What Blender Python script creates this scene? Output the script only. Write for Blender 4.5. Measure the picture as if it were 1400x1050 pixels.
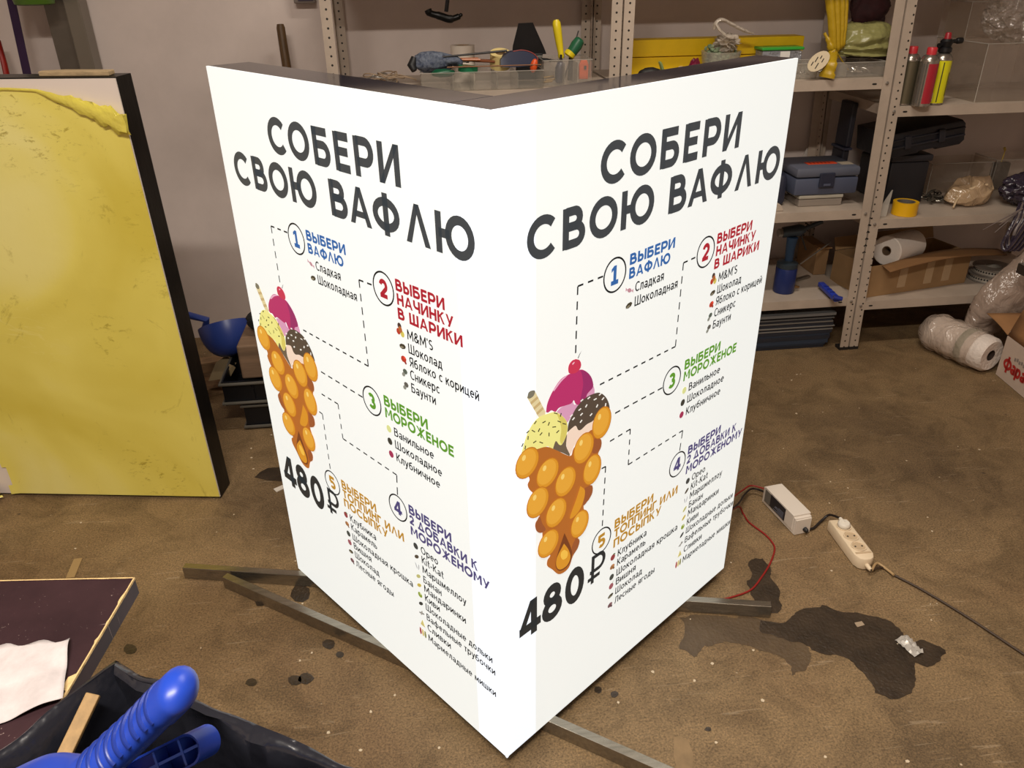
import bpy, bmesh, math, random
from mathutils import Vector, Matrix, noise
R = math.radians
PI = math.pi
rng = random.Random(7)
scene = bpy.context.scene
for _o in list(bpy.data.objects):
    bpy.data.objects.remove(_o)
col = scene.collection

# ------------------------------------------------------------------ camera, world, lights, exposure
CAM = Vector((-0.0952, -1.0418, 1.4512))
RIGHT = Vector((0.992768, -0.119229, -0.013978))
DOWN = Vector((-0.068401, -0.466136, -0.882065))
FWD = Vector((0.098652, 0.876642, -0.47092))
FPX = 1074.477
cd = bpy.data.cameras.new('camera')
cd.sensor_width = 36.0
cd.lens = FPX * 36.0 / 1400.0
cd.clip_start = 0.02
cam = bpy.data.objects.new('camera', cd)
col.objects.link(cam)
cam.matrix_world = Matrix(((RIGHT.x, -DOWN.x, -FWD.x, CAM.x), (RIGHT.y, -DOWN.y, -FWD.y, CAM.y),
                           (RIGHT.z, -DOWN.z, -FWD.z, CAM.z), (0, 0, 0, 1)))
scene.camera = cam

vs = scene.view_settings
vs.view_transform = 'Standard'
vs.look = 'None'
vs.exposure = 0.0
vs.gamma = 1.0
vs.use_curve_mapping = False

w = bpy.data.worlds.new('room_air')
scene.world = w
w.use_nodes = True
w.node_tree.nodes['Background'].inputs[0].default_value = (1.0, 0.92, 0.84, 1)
w.node_tree.nodes['Background'].inputs[1].default_value = 0.05

def area(name, loc, target, sx, sy, power, color):
    l = bpy.data.lights.new(name, 'AREA')
    l.shape = 'RECTANGLE'
    l.size, l.size_y = sx, sy
    l.energy = power
    l.color = color
    o = bpy.data.objects.new(name, l)
    o.location = loc
    d = Vector(target) - Vector(loc)
    o.rotation_euler = d.to_track_quat('-Z', 'Y').to_euler()
    col.objects.link(o)
    return o
area('ceiling_tube_light', (0.7, 0.85, 2.86), (0.7, 0.85, 0), 1.2, 0.12, 30, (1.0, 0.90, 0.78))
area('ceiling_tube_light', (-0.4, -1.2, 2.86), (-0.4, -1.2, 0), 1.2, 0.12, 92, (1.0, 0.91, 0.80))
scene.cycles.transparent_max_bounces = 32

# ------------------------------------------------------------------ pixel helpers (1400x1050 frame) -> world points at a real depth
def ray(u, v):
    return RIGHT * ((u - 700) / FPX) + DOWN * ((v - 525) / FPX) + FWD
def pz(u, v, z=0.0):
    d = ray(u, v)
    return CAM + d * ((z - CAM.z) / d.z)
def py(u, v, y):
    d = ray(u, v)
    return CAM + d * ((y - CAM.y) / d.y)
def mpp(p):
    return (Vector(p) - CAM).dot(FWD) / FPX

# ------------------------------------------------------------------ materials
def lin(c):
    def f(x):
        x = x / 255.0
        return x / 12.92 if x <= 0.04045 else ((x + 0.055) / 1.055) ** 2.4
    return (f(c[0]), f(c[1]), f(c[2]), 1.0)
MATS = {}
def mat(name, c, rough=0.6, metal=0.0, var=0.0, scale=8.0, bump=0.0, bscale=60.0, spec=0.5, emit=0.0, c2=None, aniso=None, alpha=1.0, coat=0.0):
    """procedural surface: base colour, optional noise variation towards c2 (or darker), optional bump"""
    if name in MATS:
        return MATS[name]
    m = bpy.data.materials.new(name)
    m.use_nodes = True
    nt = m.node_tree
    b = nt.nodes['Principled BSDF']
    b.inputs['Base Color'].default_value = lin(c)
    b.inputs['Roughness'].default_value = rough
    b.inputs['Metallic'].default_value = metal
    b.inputs['Specular IOR Level'].default_value = spec
    b.inputs['Coat Weight'].default_value = coat
    if alpha < 1:
        b.inputs['Alpha'].default_value = alpha
    if emit:
        b.inputs['Emission Color'].default_value = lin(c)
        b.inputs['Emission Strength'].default_value = emit
    if var or bump:
        tc = nt.nodes.new('ShaderNodeTexCoord')
        mp = nt.nodes.new('ShaderNodeMapping')
        nt.links.new(tc.outputs['Object'], mp.inputs[0])
        if aniso:
            mp.inputs['Scale'].default_value = aniso
    if var:
        n = nt.nodes.new('ShaderNodeTexNoise')
        n.inputs['Scale'].default_value = scale
        n.inputs['Detail'].default_value = 6
        n.inputs['Roughness'].default_value = 0.65
        nt.links.new(mp.outputs[0], n.inputs['Vector'])
        rp = nt.nodes.new('ShaderNodeValToRGB')
        rp.color_ramp.elements[0].position = 0.35
        rp.color_ramp.elements[1].position = 0.68
        k = c2 if c2 else tuple(x * (1 - var) for x in c)
        rp.color_ramp.elements[0].color = lin(c)
        rp.color_ramp.elements[1].color = lin(k)
        nt.links.new(n.outputs['Fac'], rp.inputs[0])
        nt.links.new(rp.outputs[0], b.inputs['Base Color'])
    if bump:
        n2 = nt.nodes.new('ShaderNodeTexNoise')
        n2.inputs['Scale'].default_value = bscale
        n2.inputs['Detail'].default_value = 4
        nt.links.new(mp.outputs[0], n2.inputs['Vector'])
        bp = nt.nodes.new('ShaderNodeBump')
        bp.inputs['Strength'].default_value = bump
        bp.inputs['Distance'].default_value = 0.01
        nt.links.new(n2.outputs['Fac'], bp.inputs['Height'])
        nt.links.new(bp.outputs[0], b.inputs['Normal'])
    MATS[name] = m
    return m

def clear(name, c=(225, 220, 210), body=0.12, rough=0.08, gloss=0.9, bump=0.0, bscale=25.0, sheen=0.05):
    """clear plastic sheet: mostly see-through, with a faint body colour and a sharp sheen"""
    if name in MATS:
        return MATS[name]
    m = bpy.data.materials.new(name)
    m.use_nodes = True
    nt = m.node_tree
    nt.nodes.remove(nt.nodes['Principled BSDF'])
    out = nt.nodes['Material Output']
    tr = nt.nodes.new('ShaderNodeBsdfTransparent')
    tr.inputs[0].default_value = (0.96, 0.95, 0.93, 1)
    df = nt.nodes.new('ShaderNodeBsdfDiffuse')
    df.inputs[0].default_value = lin(c)
    gl = nt.nodes.new('ShaderNodeBsdfGlossy')
    gl.inputs['Roughness'].default_value = rough
    gl.inputs[0].default_value = (gloss, gloss, gloss, 1)
    m1 = nt.nodes.new('ShaderNodeMixShader')
    m1.inputs[0].default_value = body
    nt.links.new(tr.outputs[0], m1.inputs[1])
    nt.links.new(df.outputs[0], m1.inputs[2])
    lw = nt.nodes.new('ShaderNodeLayerWeight')
    lw.inputs['Blend'].default_value = 0.5
    pw = nt.nodes.new('ShaderNodeMath'); pw.operation = 'POWER'; pw.inputs[1].default_value = 4.0
    nt.links.new(lw.outputs['Facing'], pw.inputs[0])
    ml = nt.nodes.new('ShaderNodeMath'); ml.operation = 'MULTIPLY_ADD'; ml.inputs[1].default_value = 0.55; ml.inputs[2].default_value = sheen
    nt.links.new(pw.outputs[0], ml.inputs[0])
    m2 = nt.nodes.new('ShaderNodeMixShader')
    nt.links.new(ml.outputs[0], m2.inputs[0])
    nt.links.new(m1.outputs[0], m2.inputs[1])
    nt.links.new(gl.outputs[0], m2.inputs[2])
    nt.links.new(m2.outputs[0], out.inputs[0])
    if bump:
        tc = nt.nodes.new('ShaderNodeTexCoord')
        n2 = nt.nodes.new('ShaderNodeTexNoise')
        n2.inputs['Scale'].default_value = bscale
        n2.inputs['Detail'].default_value = 3
        n2.inputs['Distortion'].default_value = 1.5
        nt.links.new(tc.outputs['Object'], n2.inputs['Vector'])
        bp = nt.nodes.new('ShaderNodeBump')
        bp.inputs['Strength'].default_value = bump
        bp.inputs['Distance'].default_value = 0.02
        nt.links.new(n2.outputs['Fac'], bp.inputs['Height'])
        for s in (gl, df):
            nt.links.new(bp.outputs[0], s.inputs['Normal'])
        nt.links.new(bp.outputs[0], lw.inputs['Normal'])
    MATS[name] = m
    return m

# ------------------------------------------------------------------ mesh builder
class MB:
    def __init__(self):
        self.bm = bmesh.new()
    def _mi(self, faces, mi):
        for f in faces:
            f.material_index = mi
    def box(self, c, s, rz=0.0, mi=0, bevel=0.0, M=None, seg=2):
        Mx = Matrix.Translation(Vector(c))
        if M is not None:
            Mx = Mx @ M.to_4x4()
        if rz:
            Mx = Mx @ Matrix.Rotation(rz, 4, 'Z')
        Mx = Mx @ Matrix.Diagonal((s[0], s[1], s[2], 1))
        r = bmesh.ops.create_cube(self.bm, size=1.0, matrix=Mx)
        vs_ = r['verts']
        fs = list({f for v in vs_ for f in v.link_faces})
        self._mi(fs, mi)
        if bevel:
            es = list({e for v in vs_ for e in v.link_edges})
            rr = bmesh.ops.bevel(self.bm, geom=es, offset=bevel, segments=seg, affect='EDGES', profile=0.5)
            self._mi(rr['faces'], mi)
        return self
    def span(self, a, b, mi=0, bevel=0.0):
        return self.box([(a[i] + b[i]) / 2 for i in range(3)], [abs(b[i] - a[i]) for i in range(3)], mi=mi, bevel=bevel)
    def poly(self, pts, mi=0):
        vs_ = [self.bm.verts.new(p) for p in pts]
        f = self.bm.faces.new(vs_)
        f.material_index = mi
        return f
    def prism(self, poly2, h, M=None, mi=0, bevel=0.0):
        """2D outline extruded along local z by h, placed by M"""
        M = M if M is not None else Matrix.Identity(4)
        n = len(poly2)
        lo = [self.bm.verts.new(M @ Vector((x, y, 0))) for x, y in poly2]
        hi = [self.bm.verts.new(M @ Vector((x, y, h))) for x, y in poly2]
        fs = [self.bm.faces.new(lo[::-1]), self.bm.faces.new(hi)]
        for i in range(n):
            j = (i + 1) % n
            fs.append(self.bm.faces.new((lo[i], lo[j], hi[j], hi[i])))
        self._mi(fs, mi)
        if bevel:
            es = [e for e in fs[1].edges] + [e for e in fs[0].edges]
            rr = bmesh.ops.bevel(self.bm, geom=es, offset=bevel, segments=2, affect='EDGES', profile=0.5)
            self._mi(rr['faces'], mi)
        return self
    def loft(self, rings, mi=0, caps=True, closed=True):
        rr = [[self.bm.verts.new(p) for p in ring] for ring in rings]
        n = len(rr[0])
        for a, b in zip(rr[:-1], rr[1:]):
            for i in range(n if closed else n - 1):
                j = (i + 1) % n
                f = self.bm.faces.new((a[i], a[j], b[j], b[i]))
                f.material_index = mi
        if caps:
            for ring in (rr[0][::-1], rr[-1]):
                f = self.bm.faces.new(ring)
                f.material_index = mi
        return self
    def lathe(self, prof, n=24, M=None, mi=0, caps=True):
        M = M if M is not None else Matrix.Identity(4)
        rings = []
        for r, z in prof:
            rings.append([M @ Vector((r * math.cos(2 * PI * k / n), r * math.sin(2 * PI * k / n), z)) for k in range(n)])
        return self.loft(rings, mi, caps)
    def tube(self, pts, r, n=8, mi=0, caps=True, flat=1.0, up=None):
        pts = [Vector(p) for p in pts]
        rs = r if isinstance(r, (list, tuple)) else [r] * len(pts)
        rings = []
        prev = None
        for i, p in enumerate(pts):
            t = (pts[min(i + 1, len(pts) - 1)] - pts[max(i - 1, 0)])
            if t.length < 1e-9:
                t = Vector((0, 0, 1))
            t.normalize()
            if prev is None:
                ref = Vector(up) if up is not None else (Vector((0, 0, 1)) if abs(t.z) < 0.9 else Vector((1, 0, 0)))
            else:
                ref = prev
            a = ref - t * ref.dot(t)
            if a.length < 1e-6:
                a = t.orthogonal()
            a.normalize()
            prev = a
            b = t.cross(a)
            rings.append([p + (a * math.sin(2 * PI * k / n) * flat + b * math.cos(2 * PI * k / n)) * rs[i] for k in range(n)])
        return self.loft(rings, mi, caps)
    def bar(self, a, b, wx, wz, mi=0, up=(0, 0, 1), bevel=0.0):
        a, b = Vector(a), Vector(b)
        t = b - a
        L = t.length
        t.normalize()
        u = Vector(up) - t * Vector(up).dot(t)
        u.normalize()
        s = u.cross(t)
        M = Matrix((t, s, u)).transposed()
        return self.box((a + b) / 2, (L, wx, wz), M=M, mi=mi, bevel=bevel)
    def grid(self, fn, nu, nv, mi=0, keep=None):
        V = [[self.bm.verts.new(fn(i / nu, j / nv)) for j in range(nv + 1)] for i in range(nu + 1)]
        for i in range(nu):
            for j in range(nv):
                if keep and not keep((i + .5) / nu, (j + .5) / nv):
                    continue
                f = self.bm.faces.new((V[i][j], V[i + 1][j], V[i + 1][j + 1], V[i][j + 1]))
                f.material_index = mi
        return self
    def blob(self, c, s, M=None, sub=3, amp=0.15, freq=2.0, seed=0, mi=0, ridged=False, flatbase=None):
        r = bmesh.ops.create_icosphere(self.bm, subdivisions=sub, radius=1.0)
        off = Vector((seed * 7.3, seed * 3.1, seed * 1.7))
        M = (M if M is not None else Matrix.Identity(3)).to_3x3()
        for v in r['verts']:
            d = v.co.copy()
            k = noise.noise(d * freq + off) + 0.5 * noise.noise(d * freq * 2.3 + off)
            if ridged:
                k = 1 - 2 * abs(k)
            q = d * (1 + amp * k)
            q = Vector((q.x * s[0], q.y * s[1], q.z * s[2]))
            if flatbase is not None:
                q.z = max(q.z, flatbase)
            v.co = Vector(c) + M @ q
        for f in {f for v in r['verts'] for f in v.link_faces}:
            f.material_index = mi
        return self
    def build(self, name, mats, parent=None, smooth=None, world=True, recalc=True):
        """links everything collected as ONE mesh object; world coordinates are turned into the parent's frame"""
        bm = self.bm
        loose = [v for v in bm.verts if not v.link_faces]
        if loose:
            bmesh.ops.delete(bm, geom=loose, context='VERTS')
        if recalc:
            bmesh.ops.recalc_face_normals(bm, faces=bm.faces)
        me = bpy.data.meshes.new(name)
        o = bpy.data.objects.new(name, me)
        if parent is not None:
            if world:
                bm.transform(frame(parent).inverted())
            o.parent = parent
        elif world:
            xs = [v.co for v in bm.verts]
            c = Vector(((min(v.x for v in xs) + max(v.x for v in xs)) / 2, (min(v.y for v in xs) + max(v.y for v in xs)) / 2, min(v.z for v in xs)))
            bm.transform(Matrix.Translation(-c))
            o.location = c
        bm.to_mesh(me)
        bm.free()
        for m in (mats if isinstance(mats, (list, tuple)) else [mats]):
            me.materials.append(m)
        if smooth is not None:
            me.shade_smooth()
            me.set_sharp_from_angle(angle=R(smooth))
        col.objects.link(o)
        return o

def frame(o):
    M = Matrix.LocRotScale(o.location, o.rotation_euler, o.scale)
    return frame(o.parent) @ M if o.parent else M
def tag(o, label=None, cat=None, group=None, kind=None):
    if label: o['label'] = label
    if cat: o['category'] = cat
    if group: o['group'] = group
    if kind: o['kind'] = kind
    return o
def thing(name, label, cat, loc=(0, 0, 0), rz=0.0, group=None):
    o = bpy.data.objects.new(name, None)
    o.empty_display_size = 0.05
    o.location = loc
    o.rotation_euler = (0, 0, rz)
    col.objects.link(o)
    return tag(o, label, cat, group)
def dup(o, parent=None):
    c = o.copy()
    col.objects.link(c)
    if parent is not None:
        c.parent = parent
    for ch in [x for x in bpy.data.objects if x.parent == o]:
        dup(ch, c)
    return c
def bez(pts, n=8):
    """smooth curve through points (Catmull-Rom)"""
    P = [Vector(p) for p in pts]
    P = [P[0] * 2 - P[1]] + P + [P[-1] * 2 - P[-2]]
    out = []
    for i in range(1, len(P) - 2):
        for k in range(n):
            t = k / n
            a, b, c, d = P[i - 1], P[i], P[i + 1], P[i + 2]
            out.append(0.5 * ((2 * b) + (c - a) * t + (2 * a - 5 * b + 4 * c - d) * t * t + (3 * b - a - 3 * c + d) * t ** 3))
    out.append(P[-2])
    return out
def rotm(ax, deg):
    return Matrix.Rotation(R(deg), 4, ax)
def Tr(p):
    return Matrix.Translation(Vector(p))
# ================================================================== THE ROOM
WALL_Y = 2.30
def floor_material():
    m = bpy.data.materials.new('worn_concrete')
    m.use_nodes = True
    nt = m.node_tree
    b = nt.nodes['Principled BSDF']
    L = nt.links.new
    tc = nt.nodes.new('ShaderNodeTexCoord')
    def noise_(scale, detail, rough, dist=0.0, vec=None):
        n = nt.nodes.new('ShaderNodeTexNoise')
        n.inputs['Scale'].default_value = scale
        n.inputs['Detail'].default_value = detail
        n.inputs['Roughness'].default_value = rough
        n.inputs['Distortion'].default_value = dist
        L(vec or tc.outputs['Object'], n.inputs['Vector'])
        return n
    def ramp(src, stops):
        r = nt.nodes.new('ShaderNodeValToRGB')
        el = r.color_ramp.elements
        while len(el) < len(stops):
            el.new(0.5)
        for e, (p, c) in zip(el, stops):
            e.position = p
            e.color = c
        L(src, r.inputs[0])
        return r
    def mix(kind, fac, a, bb):
        x = nt.nodes.new('ShaderNodeMix')
        x.data_type = 'RGBA'
        x.blend_type = kind
        if hasattr(fac, 'links'):
            L(fac, x.inputs[0])
        else:
            x.inputs[0].default_value = fac
        L(a, x.inputs[6])
        if hasattr(bb, 'links'):
            L(bb, x.inputs[7])
        else:
            x.inputs[7].default_value = bb
        return x.outputs[2]
    big = noise_(1.1, 5, 0.6, 0.4)
    base = ramp(big.outputs['Fac'], [(0.30, lin((98, 80, 58))), (0.50, lin((134, 111, 80))), (0.70, lin((110, 86, 60)))])
    med = noise_(7, 6, 0.7, 0.8)
    r2 = ramp(med.outputs['Fac'], [(0.36, (0.55, 0.54, 0.52, 1)), (0.55, (1, 1, 1, 1))])
    c = mix('MULTIPLY', 0.7, base.outputs[0], r2.outputs[0])
    fine = noise_(210, 4, 0.85)
    r3 = ramp(fine.outputs['Fac'], [(0.36, (0.44, 0.43, 0.42, 1)), (0.5, (1, 1, 1, 1)), (0.63, (1.55, 1.5, 1.42, 1))])
    c = mix('MULTIPLY', 1.0, c, r3.outputs[0])
    # pale grit and flecks
    vo = nt.nodes.new('ShaderNodeTexVoronoi')
    vo.inputs['Scale'].default_value = 30
    L(tc.outputs['Object'], vo.inputs['Vector'])
    gm = noise_(24, 2, 0.5)
    r4 = ramp(vo.outputs['Distance'], [(0.03, (1, 1, 1, 1)), (0.10, (0, 0, 0, 1))])
    r5 = ramp(gm.outputs['Fac'], [(0.60, (0, 0, 0, 1)), (0.66, (1, 1, 1, 1))])
    mm = nt.nodes.new('ShaderNodeMath'); mm.operation = 'MULTIPLY'
    L(r4.outputs[0], mm.inputs[0]); L(r5.outputs[0], mm.inputs[1])
    c = mix('MIX', mm.outputs[0], c, lin((205, 185, 155)))
    # dark specks
    vo2 = nt.nodes.new('ShaderNodeTexVoronoi')
    vo2.inputs['Scale'].default_value = 17
    L(tc.outputs['Object'], vo2.inputs['Vector'])
    gm2 = noise_(9, 2, 0.5)
    r6 = ramp(vo2.outputs['Distance'], [(0.05, (1, 1, 1, 1)), (0.13, (0, 0, 0, 1))])
    r7 = ramp(gm2.outputs['Fac'], [(0.60, (0, 0, 0, 1)), (0.68, (1, 1, 1, 1))])
    m2 = nt.nodes.new('ShaderNodeMath'); m2.operation = 'MULTIPLY'
    L(r6.outputs[0], m2.inputs[0]); L(r7.outputs[0], m2.inputs[1])
    c = mix('MIX', m2.outputs[0], c, lin((72, 58, 44)))
    # scratches
    mp = nt.nodes.new('ShaderNodeMapping')
    mp.inputs['Rotation'].default_value = (0, 0, 0.7)
    mp.inputs['Scale'].default_value = (2.2, 30, 1)
    L(tc.outputs['Object'], mp.inputs[0])
    sc = noise_(2.2, 2, 0.5, 2.5, mp.outputs[0])
    r8 = ramp(sc.outputs['Fac'], [(0.685, (0, 0, 0, 1)), (0.71, (1, 1, 1, 1))])
    m3 = nt.nodes.new('ShaderNodeMath'); m3.operation = 'MULTIPLY'
    L(r8.outputs[0], m3.inputs[0]); m3.inputs[1].default_value = 0.2
    c = mix('MIX', m3.outputs[0], c, lin((200, 180, 150)))
    L(c, b.inputs['Base Color'])
    b.inputs['Roughness'].default_value = 0.62
    b.inputs['Specular IOR Level'].default_value = 0.35
    bp = nt.nodes.new('ShaderNodeBump')
    bp.inputs['Strength'].default_value = 0.35
    bp.inputs['Distance'].default_value = 0.004
    L(fine.outputs['Fac'], bp.inputs['Height'])
    L(bp.outputs[0], b.inputs['Normal'])
    return m
wall_m = mat('wall_paint', (222, 208, 201), 0.75, var=0.06, scale=2.5, bump=0.06, bscale=25)
ceil_m = mat('ceiling_paint', (190, 182, 172), 0.9)
def struct(name, mb, m):
    return tag(mb.build(name, m), kind='structure')
struct('floor', MB().box((0.5, -0.35, -0.05), (7.2, 5.5, 0.1)), floor_material())
struct('wall_back', MB().box((0.5, WALL_Y + 0.05, 1.5), (7.2, 0.1, 3.0)), wall_m)
struct('wall_left', MB().box((-3.05, -0.35, 1.5), (0.1, 5.3, 3.0)), wall_m)
struct('wall_right', MB().box((4.05, -0.35, 1.5), (0.1, 5.3, 3.0)), wall_m)
struct('wall_front', MB().box((0.5, -3.05, 1.5), (7.0, 0.1, 3.0)), wall_m)
struct('ceiling', MB().box((0.5, -0.35, 3.05), (7.2, 5.5, 0.1)), ceil_m)

# ------------------------------------------------------------------ wet patch and drips on the floor
wet_m = mat('wet_concrete', (66, 54, 42), 0.34, var=0.3, scale=14, bump=0.25, bscale=120, spec=0.45)
def patch(name, outline, label, cat, m, z=0.0012, jag=0.006, group=None, sub=4, seed=0):
    pts = []
    n = len(outline)
    for i in range(n):
        a, b = pz(*outline[i]), pz(*outline[(i + 1) % n])
        for k in range(sub):
            p = a.lerp(b, k / sub)
            q = noise.noise_vector(Vector((p.x * 22, p.y * 22, seed))) * 1.4 + noise.noise_vector(Vector((p.x * 75, p.y * 75, seed + 3))) * .45
            pts.append((p.x + q.x * jag, p.y + q.y * jag))
    c = Vector((sum(p[0] for p in pts) / len(pts), sum(p[1] for p in pts) / len(pts), 0))
    mb = MB()
    mb.prism([(x - c.x, y - c.y) for x, y in pts], z, Tr(c))
    return tag(mb.build(name, m), label, cat, group)
damp_m = mat('damp_concrete', (78, 62, 44), 0.5, var=0.25, scale=10, bump=0.25, bscale=120, c2=(94, 76, 54))
patch('damp_patch', [(930, 846), (975, 838), (1012, 842), (1052, 846), (1085, 860), (1110, 890), (1104, 915), (1084, 924), (1070, 900), (1040, 885), (1005, 878), (965, 880), (952, 900), (930, 890)],
    'paler damp patch between the lightbox corner and the dark puddle', 'damp patch', damp_m, z=0.0007, jag=0.012, sub=10, seed=8)
patch('water_puddle', [(1040, 848), (1062, 850), (1084, 842), (1110, 833), (1133, 831), (1160, 836), (1196, 842), (1216, 846), (1228, 856),
    (1234, 870), (1248, 878), (1262, 875), (1284, 881), (1291, 893), (1284, 905), (1268, 911), (1252, 908), (1248, 922), (1245, 945),
    (1222, 955), (1196, 946), (1186, 925), (1170, 908), (1150, 898), (1128, 893), (1108, 886), (1092, 876), (1060, 872), (1040, 862)],
    'dark irregular wet puddle on the concrete right of the lightbox', 'puddle', wet_m, z=0.0013, jag=0.009, sub=10, seed=3)
patch('water_puddle', [(1025, 768), (1034, 763), (1046, 764), (1053, 775), (1056, 790), (1064, 806), (1068, 824), (1064, 840), (1040, 838), (1032, 820), (1022, 806), (1019, 795), (1027, 785)],
    'narrow wet streak inside the red wire loop beside the lightbox', 'puddle', wet_m, jag=0.009, sub=8, seed=5)
drips = [((818, 943), 5, 'right one of two round drips near the lightbox front right bottom edge'), ((840, 949), 5, 'outer one of two round drips near the lightbox front right bottom edge'),
    ((411, 812), 13, 'round wet spot between the two steel tubes left of the lightbox'), ((356, 822), 8, 'wet spot just below the slanting steel tube left of the lightbox'),
    ((404, 930), 9, 'left half of the paired wet drips on the floor below the slanting tube'), ((418, 928), 9, 'right half of the paired wet drips on the floor below the slanting tube'), ((344, 933), 7, 'wet spot right of the blue brush handle tip'),
    ((178, 888), 8, 'single wet drip between the brown table top and the black bag'), ((449, 881), 8, 'small wet drip below the slanting tube near the lightbox'), ((465, 895), 5, 'tiny wet drip lowest in the trail beneath the slanting tube'),
    ((386, 649), 18, 'dark wet smear behind the lightbox left edge near the crates'), ((968, 997), 4, 'tiny dark drip beside the front end of the steel tube')]
drips[0] = ((818, 943), 5, 'inner one of two round drips by the lightbox right bottom edge')
for i, (c, r, lab) in enumerate(drips):
    ring = []
    for k in range(9):
        a = 2 * PI * k / 9
        rr = r * (1 + 0.3 * noise.noise(Vector((math.cos(a) * 1.4, math.sin(a) * 1.4, i * 5.0))))
        ring.append((c[0] + rr * math.cos(a) * (2.0 if i == 10 else 1.15), c[1] + rr * math.sin(a) * (0.55 if i == 10 else 0.85)))
    patch('wet_spot', ring, lab, 'wet spot', wet_m, z=0.001, jag=0.001, sub=2, group='drips on the concrete floor')
dust_m = mat('pale_scuff', (146, 120, 86), 0.8, var=0.15, scale=20)
patch('pale_scuff', [(921, 1008), (930, 1006), (942, 1014), (948, 1030), (946, 1052), (926, 1056), (922, 1035)], 'pale scuffed patch on the concrete right of the front steel tube', 'stain', dust_m, z=0.0008, jag=0.002)
# ================================================================== THE MENU LIGHTBOX
BW_R, BW_L, BH, BZ, BT = 0.7957, 0.8018, 1.25, 0.0375, 0.09
lb = thing('menu_lightbox', 'glowing white two-sided waffle menu lightbox with black edges standing in the middle of the floor', 'lightbox', (0, 0, BZ), R(37.5))
black_acr = mat('black_gloss_acrylic', (30, 32, 42), 0.06, spec=0.12)
black_in = mat('black_casing', (22, 21, 22), 0.45)
FT = 0.005
mb = MB(); mb.span((FT + .0003, FT, 0.0), (BW_R, BT, BH), bevel=0.0008)
mb.build('right_casing', black_acr, lb, world=False)
mb = MB(); mb.span((FT, BT + 0.0005, 0.0), (BT, BW_L, BH), bevel=0.0008)
mb.build('left_casing', black_acr, lb, world=False)

def lit(name, c, base, e):
    m = mat(name, c, 0.35)
    b = m.node_tree.nodes['Principled BSDF']
    b.inputs['Base Color'].default_value = lin(base)
    b.inputs['Emission Color'].default_value = lin(c)
    b.inputs['Emission Strength'].default_value = e
    b.inputs['Specular IOR Level'].default_value = 0.3
    return m
face_m = lit('backlit_white_acrylic', (247, 250, 246), (172, 174, 174), 0.78)
strip_m = lit('backlit_cool_strip', (238, 246, 255), (180, 182, 186), 0.92)
LITP = {}
def ink(c, e=0.72):
    k = 'backlit_print_%d_%d_%d' % c
    return lit(k, c, tuple(int(x * 0.55) for x in c), e)
DARK = (68, 72, 75); BLUE = (58, 110, 178); RED = (186, 40, 54); GREEN = (104, 164, 52); PURP = (88, 80, 130); GOLD = (200, 148, 52); BLK = (22, 24, 26)

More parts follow.
